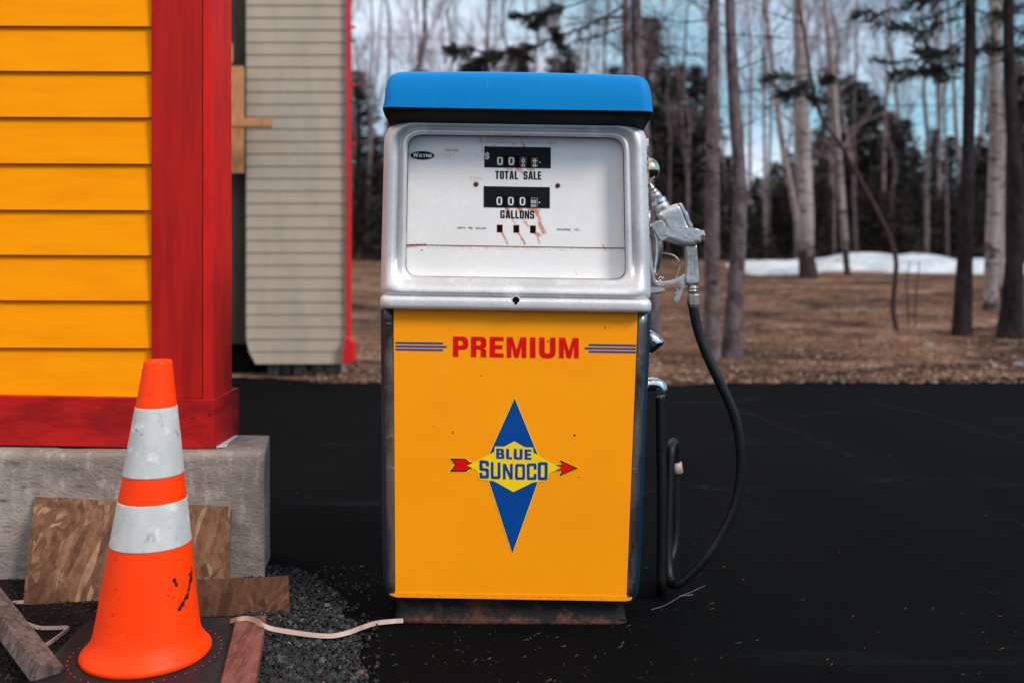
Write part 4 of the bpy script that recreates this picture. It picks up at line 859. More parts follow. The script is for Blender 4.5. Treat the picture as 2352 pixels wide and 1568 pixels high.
    streaks += [(933, 565, 975, 562, 4, 1.3), (975, 563.5, 1040, 564.5, 1.6, .9), (1040, 566, 1436, 572, 1.4, .75), (933, 568, 1436, 576, 1.5, .55), (1026, 346, 1052, 345, 5, .5), (1037, 355, 1040, 356, 4, .5), (935, 345, 938, 360, 2, .6), (1385, 563, 1389, 573, 3, 1.0)]
    def rust(p):
        px = CX + p.x * FPX / (p.y + D0); py = HY + (CH - p.z) * FPX / (p.y + D0); v = 0
        for (x0, y0, x1, y1, wd, st) in streaks:
            if not (min(x0, x1) - 3 * wd < px < max(x0, x1) + 3 * wd and min(y0, y1) - 3 * wd < py < max(y0, y1) + 3 * wd): continue
            dx, dy = x1 - x0, y1 - y0; t = max(0, min(1, ((px - x0) * dx + (py - y0) * dy) / (dx * dx + dy * dy + 1e-6)))
            q = math.hypot(px - x0 - dx * t, py - y0 - dy * t) / wd; v = max(v, st * math.exp(-q * q))
        for cx_, cy_ in ((-36.7, 525.4), (1.5, 525.6), (39.6, 526)):      # rust rims of the price openings
            q = Q(cx_, cy_, YP); ex = abs(p.x - q.x) / S0 - 6.1; ey = abs(p.z - q.z) / S0 - 8.4; dd = max(ex, ey)
            if dd < 4: v = max(v, 1.5 * math.exp(-max(0, dd) ** 2 / 1.6))
        for cx_ in (-91.2, 96.7):
            q = Q(cx_, 424.7, YP); dd = math.hypot(p.x - q.x, p.z - q.z) / S0
            if dd < 12: v = max(v, .95 * math.exp(-max(0, dd - 5) ** 2 / 2.5))
        return v
    dial = mb.build('dial', 'dial', r, stainf=rust, fixn=False)
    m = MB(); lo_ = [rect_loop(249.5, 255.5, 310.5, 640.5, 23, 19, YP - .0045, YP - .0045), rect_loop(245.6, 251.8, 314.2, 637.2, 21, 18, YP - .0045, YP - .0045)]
    m.rings(lo_, smooth=False, c0=False, c1=False); m.build('recess_shade_ring', 'recess_shade_ring', dial, fixn=False)  # dark ring added round the opening to paint the recess's edge shade
    # lower white plate, a hair proud, with a gap above
    mb = MB(); vs = []; nv = 50
    for j in range(nv + 1):
        for i in range(nu + 1): vs.append(Q(-262 + 524 * i / nu, 567.3 + (650 - 567.3) * j / nv, YP - .003))
    mb.add(vs, [(j * (nu + 1) + i, j * (nu + 1) + i + 1, (j + 1) * (nu + 1) + i + 1, (j + 1) * (nu + 1) + i) for j in range(nv) for i in range(nu)], smooth=True)
    def rust2(p):
        px = CX + p.x * FPX / (p.y + D0); py = HY + (CH - p.z) * FPX / (p.y + D0)
        v = rust(p)
        for x, y, q in ((1088, 630.5, 1.3), (1322, 620, 2.2), (1389, 621, 1), (1325, 630, 2)): v = max(v, .85 * math.exp(-((px - x) ** 2 + ((py - y) * .6) ** 2) / q ** 2))
        return v
    lp = mb.build('lower_plate', 'dial', r, stainf=rust2, fixn=False)
    g = MB(); a = Q(-258, 563.5, YP + .002); b = Q(258, 569.5, YP + .002)
    g.add([Q(-258, 564.5, YP + .0035), Q(258, 564.5, YP + .0035), Q(258, 568.5, YP + .0035), Q(-258, 568.5, YP + .0035)], [(0, 1, 2, 3)]); g.build('seam', 'hole', dial, fixn=False)
    m = MB(); m.lathe(W(968.6, 574.3, D0 + YP - .003), (0, -1, 0), [(0, 1.8 * S0), (.0006, 1.8 * S0)], 12, 0, False); m.build('pin_hole', 'hole', lp)
    def poly(mb, pts, Y, th=.0012, mi=0): mb.prism([Q(u, v, Y) for u, v in pts], (0, th, 0), mi)
    def counter(u0, u1, v0, v1, wu0, wu1, wv0, wv1, digits, extra):
        # black face with an opening: four pieces; behind it the number wheels
        m = MB(); Yf = YP - .0016; th = .0014; g_ = .05
        poly(m, [(u0, v0), (u1, v0), (u1, wv0), (u0, wv0)], Yf, th); poly(m, [(u0, wv1), (u1, wv1), (u1, v1), (u0, v1)], Yf, th)
        poly(m, [(u0, wv0 + g_), (wu0, wv0 + g_), (wu0, wv1 - g_), (u0, wv1 - g_)], Yf, th)
        poly(m, [(wu1, wv0 + g_), (u1, wv0 + g_), (u1, wv1 - g_), (wu1, wv1 - g_)], Yf, th)
        c_ = m.build('counter', 'ink', dial)
        m = MB(); poly(m, [(wu0 - .01, wv0), (wu1 + .01, wv0), (wu1 + .01, wv1), (wu0 - .01, wv1)], YP - .0004, .0002)
        # thin frame round the opening
        for q in ([(wu0 - 1.2, wv0 - 1.2), (wu1 + 1.2, wv0 - 1.2), (wu1 + .2, wv0 + .4), (wu0 - .2, wv0 + .4)], [(wu0 - 1.2, wv1 + .6), (wu1 + 1.2, wv1 + .6), (wu1 + 1.2, wv1 - .3), (wu0 - 1.2, wv1 - .3)], [(wu0 - 1.4, wv0 - 1.2), (wu0, wv0), (wu0, wv1), (wu0 - 1.4, wv1)]):
            poly(m, q, Yf - .0007, .0006)
        poly(m, [(wu1 + 1, (wv0 + wv1) / 2 - 7.5), (wu1 + 8, (wv0 + wv1) / 2), (wu1 + 1, (wv0 + wv1) / 2 + 7.5)], Yf - .0006, .0006)
        m.build('window_frame', 'hole', c_)
        wt = MB(); 
        for cu, wd in extra['wheels']:      # slightly convex wheels
            rg = []
            for k in range(7):
                t = k / 6 * 2 - 1; rg.append([Q(cu - wd / 2, (wv0 + wv1) / 2 + t * (wv1 - wv0) / 2 * .97, YP - .0006 - .0006 * (1 - t * t)), Q(cu + wd / 2, (wv0 + wv1) / 2 + t * (wv1 - wv0) / 2 * .97, YP - .0006 - .0006 * (1 - t * t))])
            for k in range(6): wt.add([rg[k][0], rg[k][1], rg[k + 1][1], rg[k + 1][0]], [(0, 1, 2, 3)], smooth=True)
        wt.build('number_wheel', 'wheel', c_)
        dg = MB(); Yn = YP - .0016
        def conv(cu, cv, wpx, hpx): return lambda x, y: (lambda p: (p.x, p.z))(Q(cu - wpx / 2 + wpx * x, cv + hpx / 2 - hpx * y, Yn))
        for ch, cu, cv, wpx, hpx, st in digits:
            w_ = wpx / hpx; cs = glyph(ch, 1, st / wpx, st / hpx * .9, .42)
            cs = [[(x, y) for x, y in c] for c in cs]
            # clip to the window
            ymin = (cv + hpx / 2 - wv1) / hpx; cs = [[(x, max(y, ymin)) for x, y in c] for c in cs]
            place2d(dg, cs, 0, Yn, conv(cu, cv, wpx, hpx))
        for q in extra['bars']: poly(dg, [(q[0], q[1]), (q[2], q[1]), (q[2], q[3]), (q[0], q[3])], Yn - .0005, .0003)
        t0 = (wv0 + wv1) / 2 + .3; poly(dg, [(wu1 + 1.6, t0), (wu1 + 4.2, t0 - 2), (wu1 + 5.2, t0 + 1), (wu1 + 3.6, t0 + 1.8)], Yf - .0012, .0004)
        dg.build('digits', 'white_ink', c_)
        return c_
    wh = [(-36, 17), (-10, 17), (17.3, 17), (43.3, 17)]
    c1 = counter(-72, 80.5, 337.3, 385.3, -44.6, 52, 359.8, 383.4, [('0', -36.2, 370.3, 12.6, 18, 3), ('0', -10, 370.3, 12.6, 18, 3), ('0', 17.3, 369.3, 6.8, 8.8, 1.8), ('0', 17.3, 380.6, 6.8, 8.8, 1.8), ('8', 43.3, 368.5, 6.6, 8.8, 1.5), ('0', 43.3, 379.8, 6.6, 8.8, 1.6)],
                 {'wheels': wh, 'bars': [(37.5, 368, 50, 369.1), (37.5, 379.4, 50, 380.5), (48, 362.5, 50, 363.2), (15, 361, 18.5, 361.8)]})
    wh = [(-37.6, 17), (-11.2, 17), (15.5, 17), (41.5, 17)]
    c2 = counter(-73.2, 78.4, 428.6, 476.7, -46.4, 50.9, 452, 475.4, [('0', -37.6, 462, 12.6, 19, 3), ('0', -11.2, 462, 12.6, 19, 3), ('0', 15.5, 462, 12.6, 19, 3), ('0', 37.6, 462.6, 5, 7.8, 1.3), ('0', 43.8, 462.6, 5, 7.8, 1.3), ('0', 37.6, 472.8, 5, 7.8, 1.3), ('5', 43.8, 472.8, 5, 7.8, 1.3)],
                 {'wheels': wh, 'bars': [(48.2, 453.5 + i * 2.1, 50.2, 454.2 + i * 2.1) for i in range(10)] + [(36, 453.5, 39, 454.4), (42, 453.5, 45, 454.4)]})
    # dollar sign
    m = MB(); cu, cv = -65.6, 359.2
    cs = glyph('S', 1, .21, .14, .42); place2d(m, cs, 0, YP - .0022, lambda x, y: (lambda p: (p.x, p.z))(Q(cu - 4.6 + 9.2 * x, cv + 6.6 - 13.2 * y, YP - .0022)))
    poly(m, [(cu - .7, cv - 9), (cu + .7, cv - 9), (cu + .7, cv + 9), (cu - .7, cv + 9)], YP - .0026, .0006); m.build('dollar_sign', 'white_ink', c1)
    # words
    m = MB()
    def word(txt, u0, u1, v0, v1, gap, st):
        ws = {'I': .3}; rel = {'T': .92, 'O': .92, 'A': 1.06, 'L': .78, 'S': .92, 'E': .78, 'G': .95, 'N': .98}
        h = v1 - v0; tot = sum(rel[c] for c in txt); wu = (u1 - u0 - gap * (len(txt) - 1)) / tot; x = u0
        for c in txt:
            wd = rel[c] * wu; w_ = wd / h
            place2d(m, glyph(c, w_, st / h, st / h * .82, .17), 0, YP - .0006, (lambda x, wd, w_: lambda gx, gy: (lambda p: (p.x, p.z))(Q(x + wd * gx / w_, v1 - h * gy, YP - .0006)))(x, wd, w_)); x += wd + gap
    word('TOTAL', -47.2, 5.6, 393, 411.8, 1.6, 3.7); word('SALE', 17.8, 58.8, 393, 411.8, 1.6, 3.7); word('GALLONS', -35.4, 42.6, 483.2, 501.8, 1.7, 3.7)
    m.build('words', 'ink', dial)
    def tiny(txt, u0, u1, vb, cap, name, mt, sp=1.2, word=1.0):
        vs, fs = small_text(txt, sp, word); xs = [v.x for v in vs]; ys = [v.y for v in vs]; x0, x1, y0, y1 = min(xs), max(xs), min(ys), max(ys)
        m = MB(); m.add([Q(u0 + (v.x - x0) / (x1 - x0) * (u1 - u0), vb - (v.y - y0) / (y1 - y0) * cap, YP - .0006 - v.z * .02) for v in vs], fs); return m.build(name, mt, dial)
    tiny('ACCURATE  MEASUREMENT  AT  ANY  DELIVERY  OR  PRESSURE', -81, 92.5, 329, 3.4, 'small_print', 'faint_ink', 1.5)
    tiny('CENTS   PER   GALLON', -134.3, -68, 527.4, 4.6, 'small_print', 'ink'); tiny('INCLUDING    TAX', 95.2, 145.3, 527.6, 4.6, 'small_print', 'ink')
    # price openings in a slightly raised plate
    m = MB(); pl = rpoly([(-60, 510, 8), (62, 510, 8), (62, 541, 8), (-60, 541, 8)])
    for cu, cv in ((-36.7, 525.4), (1.5, 525.6), (39.6, 526)):
        m.prism([Q(u, v, YP - .0008) for u, v in rpoly([(cu - 6, cv - 8.3, 1.5), (cu + 6, cv - 8.3, 1.5), (cu + 6, cv + 8.3, 1.5), (cu - 6, cv + 8.3, 1.5)])], (0, .0006, 0))
    m.build('price_window', 'hole', dial)
    for cu in (-91.2, 96.7):
        m = MB(); c = Q(cu, 424.7, YP); m.lathe(c + Vector((0, -.0002, 0)), (0, -1, 0), [(0, .0066), (.002, .0062), (.0032, .0045), (.0033, .002)], 20); m.build('screw', 'screw', dial)
    # maker's badge
    m = MB(); cu, cv = -214.5, 360.2; m.prism([Q(cu + 27.6 * math.cos(t * math.pi / 24), cv + 9.6 * math.sin(t * math.pi / 24), YP - .002) for t in range(48)], (0, .0018, 0)); bd = m.build('badge', 'ink', dial)
    m = MB(); x = cu - 21.5
    for i, (c, wd, h) in enumerate((('W', 12.5, 10), ('A', 8, 7.6), ('Y', 7.6, 7.6), ('N', 7.4, 7.6), ('E', 6, 7.6))):
        w_ = wd / h; place2d(m, glyph(c, w_, .24 if c != 'W' else .2, .17), 0, YP - .0026, (lambda x, wd, w_, h: lambda gx, gy: (lambda p: (p.x, p.z))(Q(x + wd * gx / w_, cv + 4.4 - h * gy, YP - .0026)))(x, wd, w_, h)); x += wd + .7
    m.build('badge_lettering', 'white_ink', bd)
    # ---- blue cap
    def cap_ring(hw, yf, v, rad, arch, seg=10, yb=DEP + .03):
        k = S0
        pts = rpoly([(-hw, yf, rad), (hw, yf, rad), (hw, yb, rad), (-hw, yb, rad)], seg); full = []
        for i, p in enumerate(pts):
            q = pts[(i + 1) % len(pts)]; full.append(p)
            L0 = math.hypot(q[0] - p[0], q[1] - p[1])
            if L0 > .2:
                for j in range(1, 16): full.append((p[0] + (q[0] - p[0]) * j / 16, p[1] + (q[1] - p[1]) * j / 16))
        c0 = (axis(v) - CX) * k; z0 = CH - (v - HY) * k
        return [Vector((c0 + x, y, z0 - TL * x - arch * (x / .39) ** 2)) for x, y in full]
    k = .979 * S0      # the cap's front is nearer the camera than the dial
    def vv(py, Y): return HY - (HY - py) * (D0 + Y) / D0
    mb = MB()
    rows = [(0.20, -.0, 165.5, .05, .004), (.30, -.01, 165.5, .05, .005), (300 * k - .019, -.034, 166, .035, .0055), (300 * k - .008, -.050, 169, .035, .006), (301.5 * k - .002, -.057, 175, .035, .006), (304 * k, -.061, 185, .035, .005), (307.5 * k, -.066, 205, .035, .002), (310 * k, -.069, 230, .04, 0), (312.5 * k, -.070, 246, .04, -.001), (313.3 * k, -.0705, 250.5, .04, -.001)]
    mb.rings([cap_ring(hw, yf, vv(v, yf if yf < -.02 else -.03), rd, ar) for hw, yf, v, rd, ar in rows], smooth=True, c1=False)
    capo = mb.build('cap', 'cap_blue', r)
    mb = MB(); rows = [(313.1 * k, -.0703, 250.5, .04, -.001), (313.6 * k, -.0708, 252, .04, -.001), (313.2 * k, -.070, 254, .04, -.001), (311 * k, -.060, 262, .036, -.001), (308.5 * k, -.040, 271, .036, -.001), (306 * k, -.018, 278, .03, -.001), (303.5 * k, .004, 288, .03, -.001), (302.5 * k, .03, 297, .03, -.001)]
    mb.rings([cap_ring(hw, yf, vv(v, yf), rd, ar, yb=DEP + .03 - .004 * i) for i, (hw, yf, v, rd, ar) in enumerate(rows)], smooth=True, c0=False)
    mb.build('visor', 'black', r)
    # ---- fittings on the right flank
    XR = lambda v: Q(305, v, .05).x
    # worn mesh strip along the head's edge
    m = MB(); zt_, zb_ = W(0, 341, D0 + .02).z, W(0, 655, D0 + .02).z; xa = W(1482.5, 0, D0 + .03).x; xb = W(1491.5, 0, D0 + .03).x
    m.hexa([(xa + .002, .035, zb_), (xb - .001, .035, zb_), (xb - .001, .05, zb_), (xa + .002, .05, zb_), (xa - .001, .035, zt_), (xb - .0015, .035, zt_), (xb - .0015, .05, zt_), (xa - .001, .05, zt_)]); m.build('mesh_strip', 'mesh_strip', r)
    m = MB(); m.box(xa, xb - .002, .03, .05, W(0, 337, D0 + .03).z, W(0, 318, D0 + .03).z); m.build('strip_clip', 'alu', r, bevel=.002)
    m = MB(); c = W(1495.5, 389, D0 + .12); rg = [(-.02, .031)] + [(.0, .0345)] + [(math.sin(a * math.pi / 24) * .0335, math.cos(a * math.pi / 24) * .0345) for a in range(1, 12)]
    m.lathe(c - Vector((.008, 0, 0)), (1, 0, 0), rg, 40); m.build('dome_lamp', 'brass', r)
    # chrome switch handle
    zc = lambda x, y: (1378.1 + .238 * x, 717.8 + .238 * y); Yh = .13; pts = [zc(455, 158), zc(500, 170), zc(560, 205), zc(600, 242), zc(624, 272), zc(618, 285), zc(590, 318), zc(530, 368), zc(490, 395), zc(455, 403)]
    m = MB(); rg = []
    for ky, sc_ in ((-1, .25), (-.92, .6), (-.7, .85), (-.35, .97), (0, 1), (.35, .97), (.7, .85), (.92, .6), (1, .25)):
        cx_, cy_ = zc(500, 290); rg.append([W(cx_ + (x - cx_) * sc_, cy_ + (y - cy_) * sc_, D0 + Yh) + Vector((0, ky * .035, 0)) for x, y in pts])
    m.rings(rg, smooth=True); m.build('switch_handle', 'chrome', r)
    # nozzle rest lip
    m = MB(); rg = []
    for ky in (-1, -.8, 0, .8, 1):
        s_ = (1 - .15 * abs(ky) ** 3); rg.append([W(x, 661 + (y - 661) * s_ * (.8 if abs(ky) == 1 else 1), D0 + .13) + Vector((0, ky * .035, 0)) for x, y in ((1480, 659), (1512, 659.5), (1521, 661), (1523.5, 664), (1521, 669), (1513, 673), (1500, 674.5), (1480, 674.5))])
    m.rings(rg, smooth=True); m.build('nozzle_rest', 'castmetal', r)
    m = MB(); c = W(1491, 484, D0 + .10); m.tube([c, c + Vector((0, 0, -.03)), c + Vector((0, 0, -.09))], [.004, .0035, .003], 8); m.build('latch_rod', 'chrome', r)
    # outlet elbow
    m = MB(); d_ = D0 + .18; a = W(1462, 885, d_); b = W(1507, 885, d_); rE = .0205
    m.tube(smooth_path([a, W(1490, 882, d_), W(1504, 882, d_), W(1514, 886, d_), W(1517.5, 894, d_), W(1518, 902, d_)], 6), [rE * (1 - .0 * i) for i in range(31)], 24)
    m.lathe(W(1485, 886, d_), (1, 0, 0), [(-.01, .031), (.0, .031), (.003, .028)], 24)
    el = m.build('outlet_elbow', 'chrome', r, bevel=0)
pump()

# ------------------------------------------------------------------ nozzle hung on the pump, and its hose
DN = D0 + .16
def zn(x, y): return (1435.5 + .29295 * x, 287.1 + .29295 * y)
def NW(x, y, dy=0): q = zn(x, y); return W(q[0], q[1], DN) + Vector((0, dy, 0))
SN = .29295 * DN / FPX
def nozzle():
    r = empty('fuel_nozzle', NW(530, 1420)); tag(r, 'grey cast fuel nozzle hung on the right flank of the pump', 'fuel nozzle')
    def inflated(name, pts, half, mt, prof=((-1.02, .1), (-1, .45), (-.95, .65), (-.84, .82), (-.66, .93), (-.35, 1), (.35, 1), (.66, .93), (.84, .82), (.95, .65), (1, .45)), par=r, seg=4, rr=10, sub=0):
        P = rpoly([(x, y, rr) for x, y in pts], seg); cx = sum(p[0] for p in P) / len(P); cy = sum(p[1] for p in P) / len(P); m = MB()
        def ins(p, s):      # shrink by an absolute amount, not a ratio
            v = Vector((p[0] - cx, p[1] - cy)); l = v.length; return (cx + v.x * (1 - (1 - s) * min(1, 60 / l)), cy + v.y * (1 - (1 - s) * min(1, 60 / l)))
        m.rings([[NW(*ins(p, s), k * half) for p in P] for k, s in prof], smooth=True); return m.build(name, mt, par, sub=sub)
    body = inflated('valve_body', [(246, 700), (272, 668), (318, 640), (352, 634), (405, 614), (432, 636), (470, 720), (506, 806), (560, 814), (592, 822), (592, 925), (560, 936), (545, 955), (478, 955), (400, 940), (300, 908), (282, 862), (290, 800), (268, 735)], .030, 'castmetal')
    inflated('diaphragm_rim', [(408, 616), (428, 612), (446, 636), (494, 740), (520, 786), (522, 806), (506, 814), (492, 800), (455, 715)], .032, 'castmetal', ((-1, .8), (-.9, 1), (.9, 1), (1, .8)), body, rr=6)
    inflated('diaphragm_cap', [(440, 642), (468, 662), (492, 700), (503, 740), (504, 770), (485, 752), (460, 700)], .022, 'castmetal', par=body, rr=8)
    m = MB(); c = NW(560, 872); m.lathe(c, (1, 0, 0), [(-.01, 54 * SN), (18 * SN, 55 * SN), (22 * SN, 53 * SN)], 28); m.lathe(c, (1, 0, 0), [(22 * SN, 50 * SN), (58 * SN, 50 * SN), (62 * SN, 44 * SN)], 6, 0, False); m.build('hex_cap', 'castmetal', r, bevel=.001)
    m = MB(); m.lathe(NW(462, 872, -.031), (0, -1, 0), [(0, .006), (.002, .005)], 12); 
    inflated('side_cover', [(194, 790), (262, 744), (276, 752), (342, 866), (338, 880), (282, 910), (262, 900)], .034, 'castmetal', ((-1, .9), (-.95, 1), (.95, 1), (1, .9)), body, rr=6)
    m.lathe(NW(310, 858, -.033), (0, -1, 0), [(0, .0045), (.003, .004), (.0035, .0025)], 12); m.build('screw', 'castmetal', body)
    # spout, nut and neck along the slanted axis
    A = NW(192, 462); B = NW(306, 672); ax = (B - A); Ln = ax.length; z = SN
    m = MB(); m.lathe(A, ax, [(-.03, 13 * z), (10 * z, 16 * z), (20 * z, 22 * z), (40 * z, 24 * z), (52 * z, 24 * z)], 20); m.lathe(A, ax, [(52 * z, 30 * z), (64 * z, 33 * z), (70 * z, 30 * z), (72 * z, 36 * z), (95 * z, 42 * z), (140 * z, 46 * z)], 24)
    m.build('spout', 'castmetal', r)
    m = MB(); m.lathe(A, ax, [(138 * z, 54 * z), (142 * z, 60 * z), (168 * z, 62 * z), (174 * z, 58 * z)], 16, 0, False); m.build('spout_nut', 'chrome', r, bevel=.001)
    m = MB(); m.lathe(A, ax, [(170 * z, 54 * z), (195 * z, 60 * z), (250 * z, 62 * z)], 24); m.build('neck', 'castmetal', r)
    # grip
    inflated('grip', [(472, 930), (556, 930), (572, 1120), (581, 1235), (572, 1256), (482, 1258), (470, 1240), (474, 1100)], .020, 'castmetal', ((-1, .6), (-.85, .85), (-.5, 1), (.5, 1), (.85, .85), (1, .6)), rr=8)
    m = MB()
    for q in (((508, 1012), (540, 1012), (540, 1018), (508, 1018)), ((508, 1164), (542, 1164), (542, 1170), (508, 1170)), ((508, 1012), (514, 1012), (514, 1170), (508, 1170)), ((535, 1012), (541, 1012), (543, 1170), (537, 1170))): m.prism([NW(x, y, -.0215) for x, y in q], (0, .004, 0))
    m.build('grip_panel', 'castmetal', r)
    # lever, inner trigger, guard
    m = MB(); P = smooth_path([NW(188, 802), NW(222, 800), NW(248, 822), NW(262, 868), NW(268, 940), NW(264, 1030), NW(252, 1110), NW(238, 1170)], 5); n = len(P)
    m.tube(P, [(.0035 + .0035 * math.sin(math.pi * min(1, (i + 4) / n))) for i in range(n)], 12, flat=2.0); m.build('lever', 'chrome', r)
    m = MB(); m.tube(smooth_path([NW(272, 1004), NW(330, 1008), NW(384, 1024), NW(422, 1064), NW(432, 1110), NW(416, 1160), NW(396, 1215)], 5), .0033, 10); m.build('trigger', 'nut', r)
    def strip(name, path, wd, half, mt, par=r):
        P = [Vector((x, y)) for x, y in path]; L1, R1 = [], []
        for i, p in enumerate(P):
            t = (P[min(i + 1, len(P) - 1)] - P[max(i - 1, 0)]).normalized(); nn = Vector((-t.y, t.x)) * (wd[i] if isinstance(wd, list) else wd) / 2; L1.append(p + nn); R1.append(p - nn)
        m = MB(); m.prism([NW(q.x, q.y, -half) for q in L1 + R1[::-1]], (0, 2 * half, 0)); return m.build(name, mt, par, bevel=.0015)
    gp = [tuple(v)[:2] for v in smooth_path([(192, 880, 0), (197, 1000, 0), (208, 1120, 0), (222, 1205, 0), (252, 1236, 0), (320, 1240, 0), (400, 1224, 0), (440, 1204, 0), (478, 1180, 0)], 5)]
    strip('guard', gp, [16 + 16 * min(1, i / 25) for i in range(len(gp))], .010, 'castmetal')
    m = MB(); c = NW(281, 1206, -.008); ring = [c + Vector((math.cos(t * math.pi / 10) * 17 * SN, 0, math.sin(t * math.pi / 10) * 15 * SN)) for t in range(17)]; m.tube(ring, .0022, 8); m.build('guard_ring', 'chrome', r)
    m = MB(); m.prism([NW(x, y, -.012) for x, y in rpoly([(430, 1205, 8), (462, 1190, 8), (468, 1270, 8), (452, 1280, 8), (428, 1262, 10), (418, 1235, 8)])], (0, .006, 0)); m.lathe(NW(443, 1233, -.012), (0, -1, 0), [(0, .0045), (.003, .004)], 12); m.build('pivot_plate', 'castmetal', r)
    m = MB(); m.prism([NW(x, y, -.004) for x, y in rpoly([(398, 1282, 4), (418, 1280, 4), (424, 1300, 4), (440, 1276, 4), (458, 1284, 6), (450, 1310, 4), (436, 1326, 4), (430, 1372, 10), (408, 1388, 8), (384, 1378, 8), (382, 1352, 8), (400, 1346, 4), (404, 1330, 4), (390, 1320, 4), (398, 1306, 4), (412, 1312, 4)])], (0, .005, 0)); m.build('hold_open_clip', 'castmetal', r, bevel=.001)
    m = MB(); c = NW(530, 1255); m.lathe(c, (0.02, 0, -1), [(-.01, 38 * SN), (10 * SN, 38 * SN), (14 * SN, 44 * SN), (28 * SN, 44 * SN), (32 * SN, 38 * SN), (38 * SN, 44 * SN), (50 * SN, 44 * SN), (54 * SN, 36 * SN), (70 * SN, 36 * SN)], 24)
    m.lathe(c + Vector((.002, 0, 0)), (0.02, 0, -1), [(66 * SN, 44 * SN), (74 * SN, 52 * SN), (150 * SN, 52 * SN), (160 * SN, 46 * SN), (172 * SN, 44 * SN)], 8, 0, False); m.build('swivel', 'nut', r, bevel=.001)
nozzle()
def hose():
    d1 = D0 + .18; r = empty('fuel_hose', W(1518, 915, d1)); tag(r, 'black rubber hose looping from the chrome elbow to the nozzle', 'hose')
    rd = .0150
    pts = [W(1517, 908, d1), W(1517, 925, d1), W(1518, 1000, d1), W(1520, 1100, d1), W(1520, 1200, d1), W(1519, 1300, d1), W(1519, 1345, d1 + .005)]
    pts += [Vector((W(1524, 0, d1).x, d1 - D0 + .05, .022)), Vector((W(1534, 0, d1).x, d1 - D0 + .14, .020)), W(1549, 1250, d1 + .22), W(1551, 1130, d1 + .24), W(1552, 1060, d1 + .24), W(1551, 1026, d1 + .22), W(1546, 1016, d1 + .18), W(1541, 1030, d1 + .13), W(1539, 1070, d1 + .11), W(1536, 1150, d1 + .09), W(1534, 1240, d1 + .07), W(1535, 1300, d1 + .05), W(1540, 1335, d1 + .02), W(1553, 1341, d1 - .01)]
    pts += [W(1578, 1325, d1 - .02), W(1621, 1281, d1 - .03), W(1659, 1222, d1 - .03), W(1688, 1160, d1 - .03), W(1701, 1094, d1 - .03), W(1700, 1022, d1 - .03), W(1687, 956, d1 - .03), W(1659, 889, d1 - .03), W(1627, 822, d1 - .025), W(1604, 760, d1 - .02), NW(538, 1440), NW(533, 1405)]
    P = smooth_path(pts, 8); m = MB(); m.tube(P, rd, 20); m.build('hose_tube', 'rubber', r)
    m = MB(); c = W(1516.5, 896, d1); m.lathe(c, (0, 0, -1), [(0, .0155), (.008, .0155), (.010, .013), (.016, .013)], 20); m.build('pipe_thread', 'rusty_pipe', r)
    m = MB(); m.lathe(c, (0, 0, -1), [(.009, .0158), (.023, .0158)], 8, 0, False); m.build('hose_nut', 'nut', r, bevel=.001)
    m = MB(); c = W(1553, 1074, d1 + .24); m.lathe(c, (.15, 0, -1), [(-.018, .0175), (-.016, .021), (.016, .021), (.018, .0175)], 24); m.build('hose_clamp', 'cable', r)
hose()
def stick():
    m = MB(); P = [G(1495, 1400, .004), G(1530, 1388, .004), G(1566, 1367, .006), G(1585, 1360, .008), G(1620, 1344, .006)]
    m.tube(smooth_path(P, 5), .0006, 5); m.tube([G(1560, 1368, .006), G(1592, 1365, .006)], .0010, 5); tag(m.build('dry_twig', 'twig', None, origin=P[0]), 'thin dry twig lying on the asphalt under the hose loop', 'twig')
stick()
# flat white cable
def cables():
    def flat(path, wd, name, lab, tilt=(0, .45, .9)):
        P = smooth_path(path, 8); m = MB(); rg = []
        for i, p in enumerate(P):
            T = (P[min(i + 1, len(P) - 1)] - P[max(i - 1, 0)]).normalized(); up = Vector(tilt); b = (up - T * up.dot(T)).normalized(); n = T.cross(b)
            sec = []
            K = 18
            for k in range(K):
                a = 2 * math.pi * k / K; cx = math.cos(a); h = .0022 * (1 if abs(math.sin(a)) > .25 else .5) * (1 - .45 * math.exp(-(cx * 2.6 - 1) ** 2 * 9) - .45 * math.exp(-(cx * 2.6 + 1) ** 2 * 9))
                sec.append(p + b * cx * wd / 2 + n * (math.copysign(h, math.sin(a)) if abs(math.sin(a)) > .1 else 0))
            rg.append(sec)
        m.rings(rg, smooth=True); tag(m.build(name, 'cable', None, origin=P[0]), lab, 'cable')
    z5 = lambda x, y: (.4874 * x, 803.9 + .4874 * y)
    pts = []
    for x, y, z in ((1086, 1278, .035), (1120, 1268, .050), (1160, 1263, .054), (1200, 1273, .054), (1240, 1296, .050), (1290, 1314, .038), (1400, 1332, .028), (1500, 1344, .024), (1570, 1345, .022), (1640, 1330, .024), (1700, 1308, .024), (1770, 1286, .020), (1850, 1277, .012), (1900, 1274, .012)):
        pts.append(G(*z5(x, y), z))
    flat(pts, .013, 'flat_cable', 'flat ribbed white cable running from the brown lumber to the pump base')
    pts = [G(*z5(x, y), .012) for x, y in ((110, 1186), (60, 1190), (38, 1210), (60, 1245), (110, 1280), (180, 1306), (250, 1308), (305, 1306))]
    pts2 = [G(*z5(x, y), .012) for x, y in ((322, 1312), (280, 1345), (230, 1380), (160, 1425))]
    flat(pts + [G(*z5(318, 1308), .016)] + pts2, .011, 'cable_loop', 'pale flat cable curling on the soil left of the cone')
cables()

